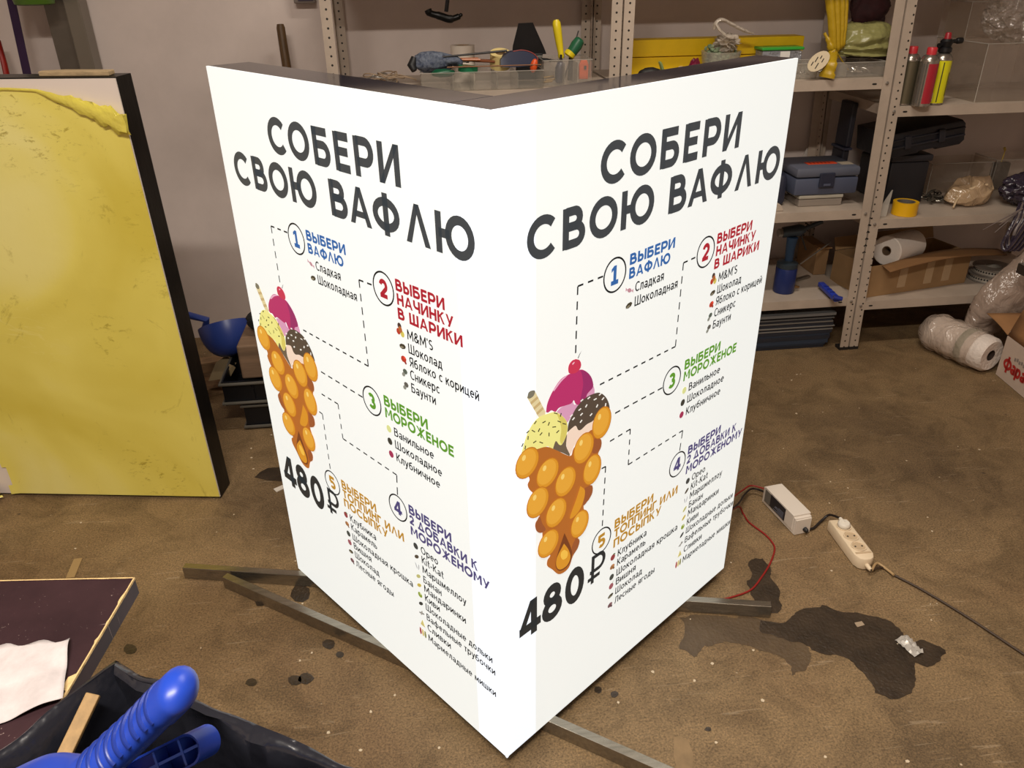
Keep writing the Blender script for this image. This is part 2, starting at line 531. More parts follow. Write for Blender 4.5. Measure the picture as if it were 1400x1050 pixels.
# ---------------------------------------------------------------- drawn capitals (cap height 1, heavy geometric stroke)
def arc(cx, cy, rx, ry, a0, a1, n=14):
    return [(cx + rx * math.cos(R(a0 + (a1 - a0) * k / n)), cy + ry * math.sin(R(a0 + (a1 - a0) * k / n))) for k in range(n + 1)]
H = 0.1
def glyph(ch):
    S, P = [], []
    def s(*p): S.append((list(p), False))
    if ch in 'ОO': S.append((arc(.53, .5, .43, .41, 0, 360, 28)[:-1], True)); w_ = 1.06
    elif ch == 'С': s(*arc(.53, .5, .43, .41, 42, 318, 24)); w_ = .95
    elif ch == 'Б': s((.1, 0), (.1, 1)); s((0, .9), (.7, .9)); s((.1, .56), (.42, .56), *arc(.46, .33, .23, .23, 80, -80, 10), (.42, .1), (.1, .1)); w_ = .80
    elif ch == 'В': s((.1, 0), (.1, 1)); s((.1, .9), (.36, .9), *arc(.40, .715, .19, .185, 80, -80, 8), (.36, .53), (.1, .53)); s((.1, .53), (.42, .53), *arc(.46, .315, .23, .215, 80, -80, 10), (.42, .1), (.1, .1)); w_ = .80
    elif ch == 'Е': s((.1, 0), (.1, 1)); s((.1, .9), (.66, .9)); s((.1, .52), (.6, .52)); s((.1, .1), (.66, .1)); w_ = .66
    elif ch == 'Р': s((.1, 0), (.1, 1)); s((.1, .9), (.42, .9), *arc(.46, .64, .25, .26, 80, -80, 10), (.42, .38), (.1, .38)); w_ = .8
    elif ch == 'И': s((.1, 0), (.1, 1)); s((.74, 0), (.74, 1)); P.append([(.0, 0), (.2, 0), (.84, 1), (.64, 1)]); w_ = .84
    elif ch == 'Ю': s((.1, 0), (.1, 1)); s((.1, .5), (.5, .5)); S.append((arc(.85, .5, .40, .41, 0, 360, 26)[:-1], True)); w_ = 1.35
    elif ch == 'А': P += [[(0, 0), (.21, 0), (.58, 1), (.38, 1)], [(.96, 0), (.75, 0), (.38, 1), (.58, 1)], [(.18, .2), (.78, .2), (.72, .37), (.24, .37)]]; w_ = .96
    elif ch == 'Л': P += [[(0, 0), (.21, 0), (.56, 1), (.38, 1)], [(.94, 0), (.73, 0), (.38, 1), (.56, 1)]]; w_ = .94
    elif ch == 'Ф': s((.55, -.05), (.55, 1.05)); S.append((arc(.55, .5, .45, .33, 0, 360, 24)[:-1], True)); w_ = 1.1
    elif ch == 'Ы': s((.1, 0), (.1, 1)); s((.1, .56), (.34, .56), *arc(.38, .33, .2, .23, 80, -80, 10), (.34, .1), (.1, .1)); s((.9, 0), (.9, 1)); w_ = 1.0
    elif ch == 'Н': s((.1, 0), (.1, 1)); s((.7, 0), (.7, 1)); s((.1, .5), (.7, .5)); w_ = .8
    elif ch == 'Ч': s((.1, 1), (.1, .62), *arc(.34, .62, .24, .24, 190, 260, 6), (.4, .38), (.68, .38)); s((.68, 0), (.68, 1)); w_ = .78
    elif ch == 'К': s((.1, 0), (.1, 1)); P.append([(.18, .44), (.18, .62), (.52, 1), (.78, 1)]); P.append([(.26, .56), (.40, .66), (.80, 0), (.56, 0)]); w_ = .8
    elif ch == 'У': P += [[(0, 1), (.22, 1), (.52, .32), (.34, .26)], [(.86, 1), (.64, 1), (.20, 0), (.42, 0)]]; w_ = .86
    elif ch == 'Ш': s((.1, 0), (.1, 1)); s((.54, 0), (.54, 1)); s((.98, 0), (.98, 1)); s((0, .1), (1.08, .1)); w_ = 1.08
    elif ch == 'М': s((.1, 0), (.14, 1)); s((.94, 0), (.90, 1)); P += [[(.06, 1), (.26, 1), (.58, .3), (.46, .3)], [(.98, 1), (.78, 1), (.46, .3), (.58, .3)]]; w_ = 1.04
    elif ch == 'Ж': s((.6, 0), (.6, 1)); P += [[(0, 1), (.24, 1), (.62, .58), (.5, .46)], [(0, 0), (.24, 0), (.62, .42), (.5, .54)], [(1.2, 1), (.96, 1), (.58, .58), (.7, .46)], [(1.2, 0), (.96, 0), (.58, .42), (.7, .54)]]; w_ = 1.2
    elif ch == 'Д': P += [[(.06, .1), (.27, .1), (.58, 1), (.40, 1)], [(.92, .1), (.71, .1), (.40, 1), (.58, 1)]]; s((0, .14), (.98, .14)); w_ = .98
    elif ch == 'Т': s((0, .9), (.72, .9)); s((.36, 0), (.36, .9)); w_ = .72
    elif ch == 'П': s((.1, 0), (.1, 1)); s((.7, 0), (.7, 1)); s((.1, .9), (.7, .9)); w_ = .8
    elif ch == 'Г': s((.1, 0), (.1, 1)); s((.1, .9), (.62, .9)); w_ = .6
    elif ch == '1': s((.34, .1), (.34, 1)); P.append([(.26, 1), (.26, .8), (.05, .68), (.05, .86)]); s((.04, .1), (.64, .1)); w_ = .68
    elif ch == '2': s(*arc(.35, .66, .25, .25, 170, -35, 12), (.12, .12)); s((.02, .1), (.66, .1)); w_ = .68
    elif ch == '3': s(*arc(.3, .70, .22, .20, 150, -90, 12)); s(*arc(.32, .30, .25, .205, 90, -150, 12)); w_ = .65
    elif ch == '4': s((.54, 0), (.54, 1)); P.append([(.40, 1), (.60, 1), (.22, .32), (0, .32)]); s((0, .27), (.80, .27)); w_ = .82
    elif ch == '5': s((.1, .9), (.62, .9)); s((.12, 1), (.1, .5)); s((.08, .52), (.3, .56), *arc(.34, .33, .24, .23, 85, -140, 12)); w_ = .66
    elif ch == '8': S.append((arc(.36, .72, .21, .19, 0, 360, 18)[:-1], True)); S.append((arc(.36, .31, .26, .22, 0, 360, 18)[:-1], True)); w_ = .74
    elif ch == '0': S.append((arc(.38, .5, .28, .41, 0, 360, 24)[:-1], True)); w_ = .76
    else: w_ = .34
    return S, P, w_
def stroke(mb, pts, closed, hw, tf, z, mi=0):
    n = len(pts)
    L_, R_ = [], []
    for i in range(n):
        p = Vector(pts[i])
        a = Vector(pts[(i - 1) % n]) if (closed or i > 0) else None
        b = Vector(pts[(i + 1) % n]) if (closed or i < n - 1) else None
        d1 = (p - a).normalized() if a is not None else (b - p).normalized()
        d2 = (b - p).normalized() if b is not None else d1
        n1 = Vector((-d1.y, d1.x)); n2 = Vector((-d2.y, d2.x))
        m_ = n1 + n2
        if m_.length < 1e-6:
            m_ = n1
        m_.normalize()
        k = hw / max(0.45, m_.dot(n1))
        L_.append(p + m_ * k); R_.append(p - m_ * k)
    rng_ = range(n if closed else n - 1)
    for i in rng_:
        j = (i + 1) % n
        q = [tf(v) for v in (R_[i], R_[j], L_[j], L_[i])]
        mb.poly([(x, y, z) for x, y in q], mi)
def caps_text(mb, txt, left, base, cap, right=None, hw=0.1, gap=0.13, z=0.0004, lefts=None, mi=0):
    G = [glyph(c) for c in txt]
    x = 0; pos = []
    for i, (S, P, w_) in enumerate(G):
        pos.append(x); x += w_ + (gap if i < len(G) - 1 else 0)
    sx = (right - left) / x if right else cap
    for i, (S, P, w_) in enumerate(G):
        def tf(v, i=i):
            ox = lefts[i] if lefts else left + pos[i] * sx
            return (ox + v[0] * (cap if lefts else sx), base + v[1] * cap)
        for pts, cl in S:
            stroke(mb, pts, cl, hw, tf, z, mi)
        for p in P:
            mb.poly([(*tf(v), z) for v in p], mi)
# ---------------------------------------------------------------- drawn upright list lettering (cap height 1, x-height 0.72)
def lglyph(ch):
    S = []
    def s(*p): S.append((list(p), False))
    def ring(cx, cy, rx, ry): S.append((arc(cx, cy, rx, ry, 0, 360, 16)[:-1], True))
    h = .07; x = .65
    if ch == 'о': ring(.28, .36, .21, .29); w_ = .56
    elif ch in 'аa': s((.09, .58), *arc(.26, .48, .17, .17, 130, 0, 6), (.43, 0)); ring(.25, .2, .18, .135); w_ = .5
    elif ch == 'б': ring(.28, .32, .21, .25); s((.07, .32), (.08, .62), (.16, .80), (.30, .86), (.47, .94)); w_ = .56
    elif ch == 'в': s((h, 0), (h, .72)); s((h, x), (.25, x), *arc(.28, .52, .13, .13, 80, -80, 5), (h, .39)); s((h, .39), (.28, .39), *arc(.3, .23, .15, .16, 80, -80, 6), (h, h)); w_ = .5
    elif ch == 'г': s((h, 0), (h, .72)); s((h, x), (.40, x)); w_ = .40
    elif ch == 'д': s((.11, h), (.17, .3), (.19, x), (.43, x), (.43, h)); s((0, h), (.55, h)); s((.05, h), (.05, -.15)); s((.50, h), (.50, -.15)); w_ = .55
    elif ch == 'е': s((.09, .37), (.46, .37), *arc(.27, .36, .20, .29, 8, 310, 14)); w_ = .52
    elif ch in 'ий': s((h, .72), (h, 0)); s((.43, .72), (.43, 0)); s((h, .08), (.43, .64)); w_ = .5
    elif ch == 'к': s((h, .72), (h, 0)); s((h, .34), (.18, .38), (.42, .70)); s((.18, .40), (.45, 0)); w_ = .46
    elif ch == 'л': s((.0, .05), (.09, .10), (.14, .3), (.16, x), (.42, x), (.42, 0)); w_ = .49
    elif ch == 'м': s((h, 0), (.10, .72)); s((.57, 0), (.54, .72)); s((.10, .68), (.32, .16), (.54, .68)); w_ = .64
    elif ch == 'н': s((h, 0), (h, .72)); s((.43, 0), (.43, .72)); s((h, .37), (.43, .37)); w_ = .5
    elif ch == 'п': s((h, 0), (h, .72)); s((.42, 0), (.42, .72)); s((h, x), (.42, x)); w_ = .49
    elif ch == 'р': s((h, -.26), (h, .72)); ring(.28, .36, .20, .29); w_ = .54
    elif ch == 'с': s(*arc(.27, .36, .20, .29, 45, 315, 14)); w_ = .46
    elif ch == 'т': s((0, x), (.42, x)); s((.21, 0), (.21, x)); w_ = .42
    elif ch == 'у': s((.03, .72), (.24, .08)); s((.44, .72), (.18, -.16), (.04, -.24)); w_ = .47
    elif ch == 'ф': s((.38, -.26), (.38, .98)); ring(.38, .36, .31, .29); w_ = .76
    elif ch == 'ц': s((h, .72), (h, h)); s((.42, .72), (.42, h)); s((0, h), (.56, h)); s((.52, h), (.52, -.15)); w_ = .56
    elif ch == 'ч': s((h, .72), (h, .42), (.14, .30), (.28, .28), (.42, .33)); s((.42, .72), (.42, 0)); w_ = .49
    elif ch == 'ш': s((h, .72), (h, h)); s((.36, .72), (.36, h)); s((.65, .72), (.65, h)); s((0, h), (.72, h)); w_ = .72
    elif ch in 'ьы':
        s((h, .72), (h, 0)); s((h, .42), (.24, .42), *arc(.27, .245, .15, .175, 80, -80, 6), (h, h)); w_ = .46
        if ch == 'ы': s((.58, .72), (.58, 0)); w_ = .65
    elif ch == 'я': s((.41, .72), (.41, 0)); s((.41, x), (.24, x), *arc(.22, .48, .15, .17, 100, 260, 6), (.41, .31)); s((.26, .30), (.05, 0)); w_ = .48
    elif ch in 'ОO': ring(.38, .5, .31, .43); w_ = .76
    elif ch == 'С': s(*arc(.37, .5, .30, .43, 48, 312, 16)); w_ = .6
    elif ch == 'Ш': s((h, 1), (h, h)); s((.43, 1), (.43, h)); s((.79, 1), (.79, h)); s((0, h), (.86, h)); w_ = .86
    elif ch in 'МM': s((h, 0), (.10, 1)); s((.75, 0), (.72, 1)); s((.10, .95), (.41, .25), (.72, .95)); w_ = .82
    elif ch == 'Я': s((.5, 1), (.5, 0)); s((.5, .93), (.28, .93), *arc(.26, .69, .19, .24, 100, 260, 8), (.5, .45)); s((.32, .45), (.06, 0)); w_ = .57
    elif ch == 'Б': s((h, 0), (h, 1)); s((0, .93), (.48, .93)); s((h, .56), (.3, .56), *arc(.32, .315, .19, .245, 80, -80, 8), (h, h)); w_ = .56
    elif ch == 'В': s((h, 0), (h, 1)); s((h, .93), (.28, .93), *arc(.3, .74, .16, .19, 80, -80, 6), (h, .54)); s((h, .54), (.3, .54), *arc(.34, .305, .18, .235, 80, -80, 7), (h, h)); w_ = .57
    elif ch in 'КK': s((h, 0), (h, 1)); s((h, .46), (.2, .52), (.52, 1)); s((.2, .54), (.54, 0)); w_ = .56
    elif ch == 'Л': s((0, .06), (.1, .14), (.16, .45), (.18, .93), (.54, .93), (.54, 0)); w_ = .62
    elif ch == 'S': s(*arc(.26, .72, .18, .21, 40, 255, 10), *arc(.26, .28, .19, .21, 75, -145, 10)); w_ = .52
    elif ch == '&': ring(.28, .76, .15, .17); s((.20, .62), (.60, .02)); s((.24, .56), *arc(.26, .28, .20, .22, 120, 300, 8), (.52, .22), (.58, .44)); w_ = .66
    elif ch == "'": s((.06, 1), (.06, .78)); w_ = .14
    elif ch == 'i': s((h, 0), (h, .72)); s((h, .86), (h, 1)); w_ = .14
    elif ch == 't': s((.16, .95), (.16, .15), (.24, .07), (.34, .07)); s((.02, .66), (.34, .66)); w_ = .36
    elif ch == '-': s((0, .36), (.26, .36)); w_ = .28
    else: w_ = .22
    if ch == 'й': s(*arc(.25, .95, .11, .09, 200, 340, 5))
    return S, w_
def font_text(mb, txt, left, base, cap, right, z=0.0004, mi=0, M=None, hw=.068, gap=.10):
    G = [lglyph(c) for c in txt]
    x = 0; pos = []
    for i, (S, w_) in enumerate(G):
        pos.append(x); x += w_ + (gap if i < len(G) - 1 else 0)
    sx = (right - left) / x
    n0 = len(mb.bm.verts)
    for i, (S, w_) in enumerate(G):
        for pts, cl in S:
            stroke(mb, pts, cl, hw, lambda v, i=i: (left + (pos[i] + v[0]) * sx, base + v[1] * cap), z, mi)
    if M is not None:
        mb.bm.verts.ensure_lookup_table()
        for v in mb.bm.verts[n0:]:
            v.co = M @ v.co

def art(face, first=None):
    """the printed artwork of one lit face, in metres from its lower left corner; the second face repeats the first"""
    if first is not None:
        for ch in [x for x in bpy.data.objects if x.parent == first]:
            c = ch.copy(); col.objects.link(c); c.parent = face
            c.location.x -= 0.018
            c.location.y += 0.005
        return
    def put(mb, name, m, label=None):
        o = mb.build(name, m, face, world=False, recalc=False)
        for p in o.data.polygons:
            if p.normal.z < 0: p.flip()
        if label: o['label'] = label
        return o
    mb = MB()
    caps_text(mb, 'СОБЕРИ', 0, 1.112, 0.0635, lefts=[.224, .295, .376, .441, .4985, .5625], hw=.112)
    put(mb, 'heading_lettering', ink(DARK), 'dark grey heading СОБЕРИ').data.name = 'heading_lettering'
    for wd_, lf_ in (('СВОЮ', [.065, .141, .202, .280]), ('ВАФЛЮ', [.410, .467, .535, .620, .694])):
        mb = MB()
        caps_text(mb, wd_, 0, 1.030, 0.0635, lefts=lf_, hw=.112)
        put(mb, 'heading_lettering', ink(DARK), 'dark grey heading ' + wd_)
    mb = MB()
    for dg, l_, r_ in (('4', .039, .098), ('8', .101, .157), ('0', .166, .220)):
        caps_text(mb, dg, l_, .288, .087, right=r_, hw=.115)
    tf = lambda v: (.240 + v[0] * .072, .301 + v[1] * .072)
    for pts, cl in [([(.1, 0), (.1, 1)], 0), ([(.1, .93), (.34, .93)] + arc(.36, .68, .22, .25, 85, -85, 10) + [(.34, .43), (-.02, .43)], 0), ([(-.1, .2), (.42, .2)], 0)]:
        stroke(mb, pts, cl, .065, tf, .0004)
    put(mb, 'price_lettering', ink((44, 48, 50)), 'dark grey price 480 roubles')
    # dashed guide lines
    mb = MB()
    def dash(path, on=.0135, off=.011, hw=.0016):
        acc = 0
        for (a, b) in zip(path[:-1], path[1:]):
            a, b = Vector(a), Vector(b); L = (b - a).length; t = 0
            n = max(1, round((L + off) / (on + off)))
            st = (L + off) / n
            for k in range(n):
                p, q = a.lerp(b, k * st / L), a.lerp(b, min(1, (k * st + st - off) / L))
                stroke(mb, [p, q], False, hw, lambda v: (v[0], v[1]), .0004)
    for path_ in ([(.240, .963), (.178, .963), (.177, .846)], [(.509, .928), (.471, .927), (.470, .758), (.244, .761)], [(.438, .680), (.292, .683)],
                  [(.281, .627), (.342, .627), (.343, .545), (.527, .543), (.523, .494)], [(.260, .576), (.272, .575), (.271, .435)]):
        mb = MB()
        dash(path_)
        put(mb, 'guide_line', ink(BLK))
    for (cx, cy, dg, c, lab) in [(.271, .957, '1', BLUE, 'blue 1'), (.543, .930, '2', RED, 'red 2'), (.469, .684, '3', GREEN, 'green 3'), (.520, .461, '4', PURP, 'purple 4'), (.271, .398, '5', GOLD, 'golden 5')]:
        mb = MB()
        stroke(mb, arc(cx, cy, .0285, .0295, 0, 360, 36)[:-1], True, .0016, lambda v: (v[0], v[1]), .0004, 0)
        wd = glyph(dg)[2]
        caps_text(mb, dg, cx - wd * .016, cy - .0165, .033, right=cx + wd * .016, hw=.12, mi=1)
        put(mb, 'number_badge', [ink(BLK), ink(c)], 'circled ' + lab)
    heads = [('blue', BLUE, [('ВЫБЕРИ', .310, .964, .0195, .438), ('ВАФЛЮ', .310, .939, .0195, .427)]),
             ('red', RED, [('ВЫБЕРИ', .579, .937, .0205, .704), ('НАЧИНКУ', .580, .912, .0205, .724), ('В ШАРИКИ', .579, .886, .0205, .743)]),
             ('green', GREEN, [('ВЫБЕРИ', .510, .692, .0215, .638), ('МОРОЖЕНОЕ', .510, .666, .0215, .706)]),
             ('purple', PURP, [('ВЫБЕРИ', .557, .468, .0215, .684), ('2 ДОБАВКИ К', .556, .443, .0215, .755), ('МОРОЖЕНОМУ', .557, .416, .0215, .786)]),
             ('golden', GOLD, [('ВЫБЕРИ', .311, .405, .022, .439), ('ТОППИНГ ИЛИ', .311, .380, .022, .530), ('ПОСЫПКУ', .311, .355, .022, .473)])]
    for nm, c, rows in heads:
        mb = MB()
        for t, l, b, cp, r_ in rows:
            caps_text(mb, t, l, b, cp, right=r_, hw=.118, gap=.13)
        put(mb, 'step_heading', ink(c), nm + ' step heading')
    lists = [('first', [('Сладкая', .329, .910, .412), ('Шоколадная', .330, .883, .458)]),
             ('second', [("M&M'S", .600, .855, .668), ('Шоколад', .600, .829, .689), ('Яблоко с корицей', .600, .804, .777), ('Сникерс', .599, .779, .678), ('Баунти', .599, .753, .666)]),
             ('third', [('Ванильное', .533, .635, .649), ('Шоколадное', .532, .607, .669), ('Клубничное', .532, .578, .661)]),
             ('fourth', [('Орео', .585, .385, .638), ('Kit-Kat', .585, .360, .653), ('Маршмеллоу', .585, .335, .717), ('Банан', .585, .309, .642), ('Мандаринки', .585, .285, .713), ('Киви', .585, .260, .632),
                         ('Шоколадные дольки', .585, .235, .786), ('Вафельные трубочки', .585, .207, .793), ('Сливки', .585, .178, .660), ('Мармеладные мишки', .585, .148, .793)]),
             ('fifth', [('Клубника', .327, .323, .425), ('Карамель', .327, .298, .424), ('Шоколадная крошка', .327, .270, .546), ('Вишня', .327, .245, .395), ('Шоколад', .327, .219, .420), ('Лесные ягоды', .327, .192, .469)])]
    for nm, rows in lists:
        mb = MB()
        for t, l, b, r_ in rows:
            font_text(mb, t, l, b, .0185, r_)
        put(mb, 'ingredient_list', ink(BLK), 'black ' + nm + ' ingredient list')
    # little pictures before each list line
    BR, PK, RD, GR, YL, LG = (76, 68, 52), (205, 150, 160), (196, 62, 44), (96, 104, 92), (226, 208, 100), (150, 170, 60)
    def el(mb, cx, cy, rx, ry, mi, rot=0, z=.0005, n=12):
        c_, s_ = math.cos(R(rot)), math.sin(R(rot))
        mb.poly([(cx + rx * math.cos(2 * PI * k / n) * c_ - ry * math.sin(2 * PI * k / n) * s_, cy + rx * math.cos(2 * PI * k / n) * s_ + ry * math.sin(2 * PI * k / n) * c_, z) for k in range(n)], mi)
    icon = {'Сладкая': PK, 'Шоколадная': BR, 'Шоколад': BR, 'Яблоко с корицей': RD, 'Сникерс': GR, 'Баунти': (104, 100, 92), 'Ванильное': (236, 238, 160), 'Шоколадное': (66, 64, 56), 'Клубничное': (176, 56, 92),
            'Орео': (70, 72, 70), 'Kit-Kat': (92, 80, 66), 'Маршмеллоу': (206, 206, 204), 'Банан': (206, 200, 130), 'Мандаринки': (214, 190, 90), 'Киви': LG, 'Шоколадные дольки': (64, 64, 60), 'Вафельные трубочки': (150, 146, 140),
            'Сливки': (224, 208, 130), 'Клубника': (160, 70, 72), 'Карамель': (170, 116, 72), 'Шоколадная крошка': (74, 78, 72), 'Вишня': (170, 96, 104), 'Лесные ягоды': (120, 84, 88)}
    for nm, rows in lists:
        mb = MB(); ms = []
        def mi_(c):
            k = ink(c)
            if k not in ms: ms.append(k)
            return ms.index(k)
        for t, l, b, r_ in rows:
            cx, cy = l - .016, b + .006
            if t == "M&M'S":
                for dx, dy, c in [(-.004, .012, (84, 60, 52)), (-.008, .001, RD), (.003, -.001, YL), (-.002, .006, (190, 110, 60))]:
                    el(mb, cx + dx, cy + dy, .0055, .006, mi_(c), z=.0005 + .0001 * len(mb.bm.faces))
            elif t == 'Мармеладные мишки':
                for dx, c in [(-.010, (176, 60, 60)), (-.002, (226, 200, 120)), (.006, (150, 150, 90))]:
                    el(mb, cx + dx, cy + .002, .0034, .009, mi_(c))
                    el(mb, cx + dx, cy + .010, .0028, .003, mi_(c), z=.0006)
            elif t == 'Сливки':
                mb.poly([(cx - .008, cy - .006, .0005), (cx + .008, cy - .006, .0005), (cx, cy + .012, .0005)], mi_(icon[t]))
            elif t == 'Маршмеллоу':
                for dx in (-.004, .004): el(mb, cx + dx, cy, .0022, .008, mi_(icon[t]), 20 if dx < 0 else -10)
            elif t == 'Киви':
                el(mb, cx, cy - .001, .007, .007, mi_(icon[t])); el(mb, cx + .002, cy + .003, .003, .003, mi_((220, 224, 170)), z=.0006)
            elif t in ('Банан', 'Мандаринки', 'Kit-Kat', 'Шоколадные дольки'):
                el(mb, cx, cy, .0085, .0042, mi_(icon[t]), 38)
            elif t == 'Вафельные трубочки':
                el(mb, cx, cy + .001, .010, .0026, mi_(icon[t]), 18); el(mb, cx, cy + .002, .008, .0022, mi_((176, 170, 160)), 70, z=.0006)
            elif t == 'Сладкая':
                el(mb, cx, cy + .002, .006, .0038, mi_(icon[t]), -25)
                for sg in (-1, 1): mb.poly([(cx + sg * .004, cy + .002 - sg * .002, .0006), (cx + sg * .011, cy + .003 - sg * .004 + .003, .0006), (cx + sg * .011, cy - .001 - sg * .004, .0006)], mi_((220, 176, 184)))
            elif t in ('Шоколадная', 'Шоколад'):
                el(mb, cx, cy + .001, .0095, .0052, mi_(icon[t]), 12, n=7); el(mb, cx - .002, cy - .001, .005, .002, mi_((150, 140, 116)), 14, z=.0006)
            elif t in ('Сникерс', 'Баунти'):
                el(mb, cx + .002, cy + .003, .0068, .0055, mi_(icon[t]), 10, n=7); el(mb, cx - .003, cy - .004, .005, .004, mi_((150, 150, 138)), 30, z=.0006)
            elif t in ('Яблоко с корицей', 'Карамель', 'Лесные ягоды'):
                el(mb, cx, cy + .002, .008, .0064, mi_(icon[t]), 15, n=8)
                el(mb, cx + .003, cy + .005, .003, .0026, mi_(tuple(min(255, int(x * 1.3)) for x in icon[t])), z=.0006); el(mb, cx + .005, cy - .004, .003, .0026, mi_(tuple(int(x * .8) for x in icon[t])), z=.0007)
            else:
                el(mb, cx, cy + .002, .0075, .0078, mi_(icon[t]))
                if t == 'Вишня': mb.poly([(cx + .002, cy + .008, .0006), (cx + .004, cy + .008, .0006), (cx + .009, cy + .016, .0006)], mi_((110, 120, 70)))
                if t == 'Клубника': el(mb, cx + .004, cy + .009, .004, .002, mi_((110, 120, 80)), -20, z=.0006)
        put(mb, 'ingredient_icons', ms)
    # ------------------------------------------------ the bubble waffle with ice cream
    mb = MB(); ms = []
    def mi2(c):
        k = ink(c, .80)
        if k not in ms: ms.append(k)
        return ms.index(k)
    def fr(u, v):
        d = ray(u, v)
        # right face plane: through (0,0) along heading 37.5 deg
        nx, ny = math.sin(R(37.5)), -math.cos(R(37.5))
        s_ = -(CAM.x * nx + CAM.y * ny) / (d.x * nx + d.y * ny)
        p = CAM + d * s_
        return (p.x * math.cos(R(37.5)) + p.y * math.sin(R(37.5)), p.z - BZ)
    z1 = lambda pts: [fr(695 + a / 6.56, 480 + b / 6.56) for a, b in pts]
    z2 = lambda pts: [fr(695 + a / 6.56, 630 + b / 6.56) for a, b in pts]
    lay = [0.0003]
    def smooth(p, n=4):
        q = bez([(*x, 0) for x in p] + [(*p[0], 0)], n)[:-1]
        return [(v.x, v.y) for v in q]
    def shape(p, c, sm=True, step=True):
        if step: lay[0] += .00006
        mb.poly([(x, y, lay[0]) for x, y in (smooth(p) if sm else p)], mi2(c))
    shape(z1([(195, 355), (235, 355), (330, 540), (330, 590), (275, 600), (165, 415)]), (232, 214, 164), False)
    for k in (.25, .5, .75):
        a = [(165 + 110 * k, 415 + 185 * k), (235 + 95 * k, 355 + 190 * k), (245 + 95 * k, 375 + 190 * k), (175 + 110 * k, 435 + 185 * k)]
        shape(z1(a), (206, 178, 124), False, k == .25)
    shape(z1([(168, 420), (180, 370), (215, 352), (238, 358), (225, 400), (190, 425)]), (128, 122, 104))
    shape(z1([(430, 545), (470, 505), (520, 480), (570, 445), (600, 480), (700, 385), (758, 310), (762, 400), (640, 470), (560, 590), (520, 640), (470, 580)]), (222, 160, 190))
    shape(z1([(335, 545), (350, 460), (400, 350), (470, 250), (545, 205), (600, 182), (660, 165), (722, 205), (755, 275), (755, 325), (705, 385), (690, 440), (630, 480), (600, 470), (585, 440), (560, 470), (500, 490), (450, 510), (420, 545), (385, 530), (355, 550)]), (190, 52, 108))
    shape(z1([(645, 170), (700, 185), (745, 240), (757, 320), (712, 370), (680, 430), (640, 460), (655, 380), (668, 300), (660, 220)]), (158, 48, 104))
    shape(z1([(400, 350), (465, 260), (525, 215), (520, 225), (470, 275), (410, 355)]), (240, 180, 206))
    shape(z1([(600, 70), (635, 80), (650, 118), (638, 160), (600, 195), (550, 200), (535, 180), (538, 130), (565, 88)]), (208, 58, 86))
    shape(z1([(570, 112), (586, 96), (590, 102), (574, 122)]), (246, 196, 206))
    shape(z1([(618, 62), (634, 26), (656, -8), (652, -2), (636, 32), (626, 62)]), (90, 84, 80), False)
    shape(z1([(515, 760), (550, 690), (600, 660), (625, 700), (700, 650), (755, 620), (760, 690), (660, 770), (590, 840), (550, 925), (520, 870)]), (250, 222, 200))
    shape(z1([(525, 728), (535, 650), (560, 590), (610, 500), (680, 425), (750, 385), (820, 373), (880, 425), (905, 510), (870, 530), (800, 580), (750, 628), (700, 655), (650, 702), (622, 705), (600, 668), (560, 695)]), (88, 74, 62))
    for (a, b, r_) in [(718, 418, 40), (775, 430, 30), (845, 425, 50), (695, 490, 60), (792, 490, 65), (637, 522, 40), (652, 565, 45), (738, 568, 50), (580, 605, 50), (648, 628, 55), (562, 577, 45), (655, 440, 40), (820, 385, 45), (868, 480, 80)]:
        dx, dy = 15 * math.cos(R(r_)), -15 * math.sin(R(r_)); nx_, ny_ = 5 * math.sin(R(r_)), 5 * math.cos(R(r_))
        shape(z1([(a - dx - nx_, b - dy - ny_), (a + dx - nx_, b + dy - ny_), (a + dx + nx_, b + dy + ny_), (a - dx + nx_, b - dy + ny_)]), (250, 246, 236), False, (a, b) == (718, 418))
    shape(z1([(395, 885), (415, 805), (480, 830), (520, 745), (515, 850), (548, 935), (470, 905)]), (112, 96, 78))
    shape(z1([(110, 925), (150, 780), (200, 670), (262, 598), (340, 562), (420, 545), (490, 590), (525, 650), (520, 740), (480, 830), (452, 838), (420, 805), (388, 885), (350, 850), (300, 880), (220, 930)]), (246, 238, 144))
    shape(z1([(425, 552), (490, 592), (523, 650), (518, 740), (480, 828), (458, 800), (470, 700), (452, 620)]), (222, 206, 104))
    for (a, b, r_) in [(237, 638, 55), (315, 634, 30), (358, 650, 70), (406, 678, 8), (438, 720, 45), (360, 745, 88), (288, 740, 50), (270, 706, 65), (232, 812, 35), (290, 818, -20), (172, 776, 85), (170, 722, 45), (122, 840, 65), (452, 630, -20), (497, 650, -15), (465, 570, 75), (420, 556, -15), (147, 862, 80), (220, 715, -30)]:
        dx, dy = 17 * math.cos(R(r_)), -17 * math.sin(R(r_)); nx_, ny_ = 4.5 * math.sin(R(r_)), 4.5 * math.cos(R(r_))
        shape(z1([(a - dx - nx_, b - dy - ny_), (a + dx - nx_, b + dy - ny_), (a + dx + nx_, b + dy + ny_), (a - dx + nx_, b - dy + ny_)]), (72, 66, 40), False, (a, b) == (237, 638))
    W1, W2, W3, BB = (186, 108, 44), (160, 90, 50), (224, 152, 44), (236, 170, 60)
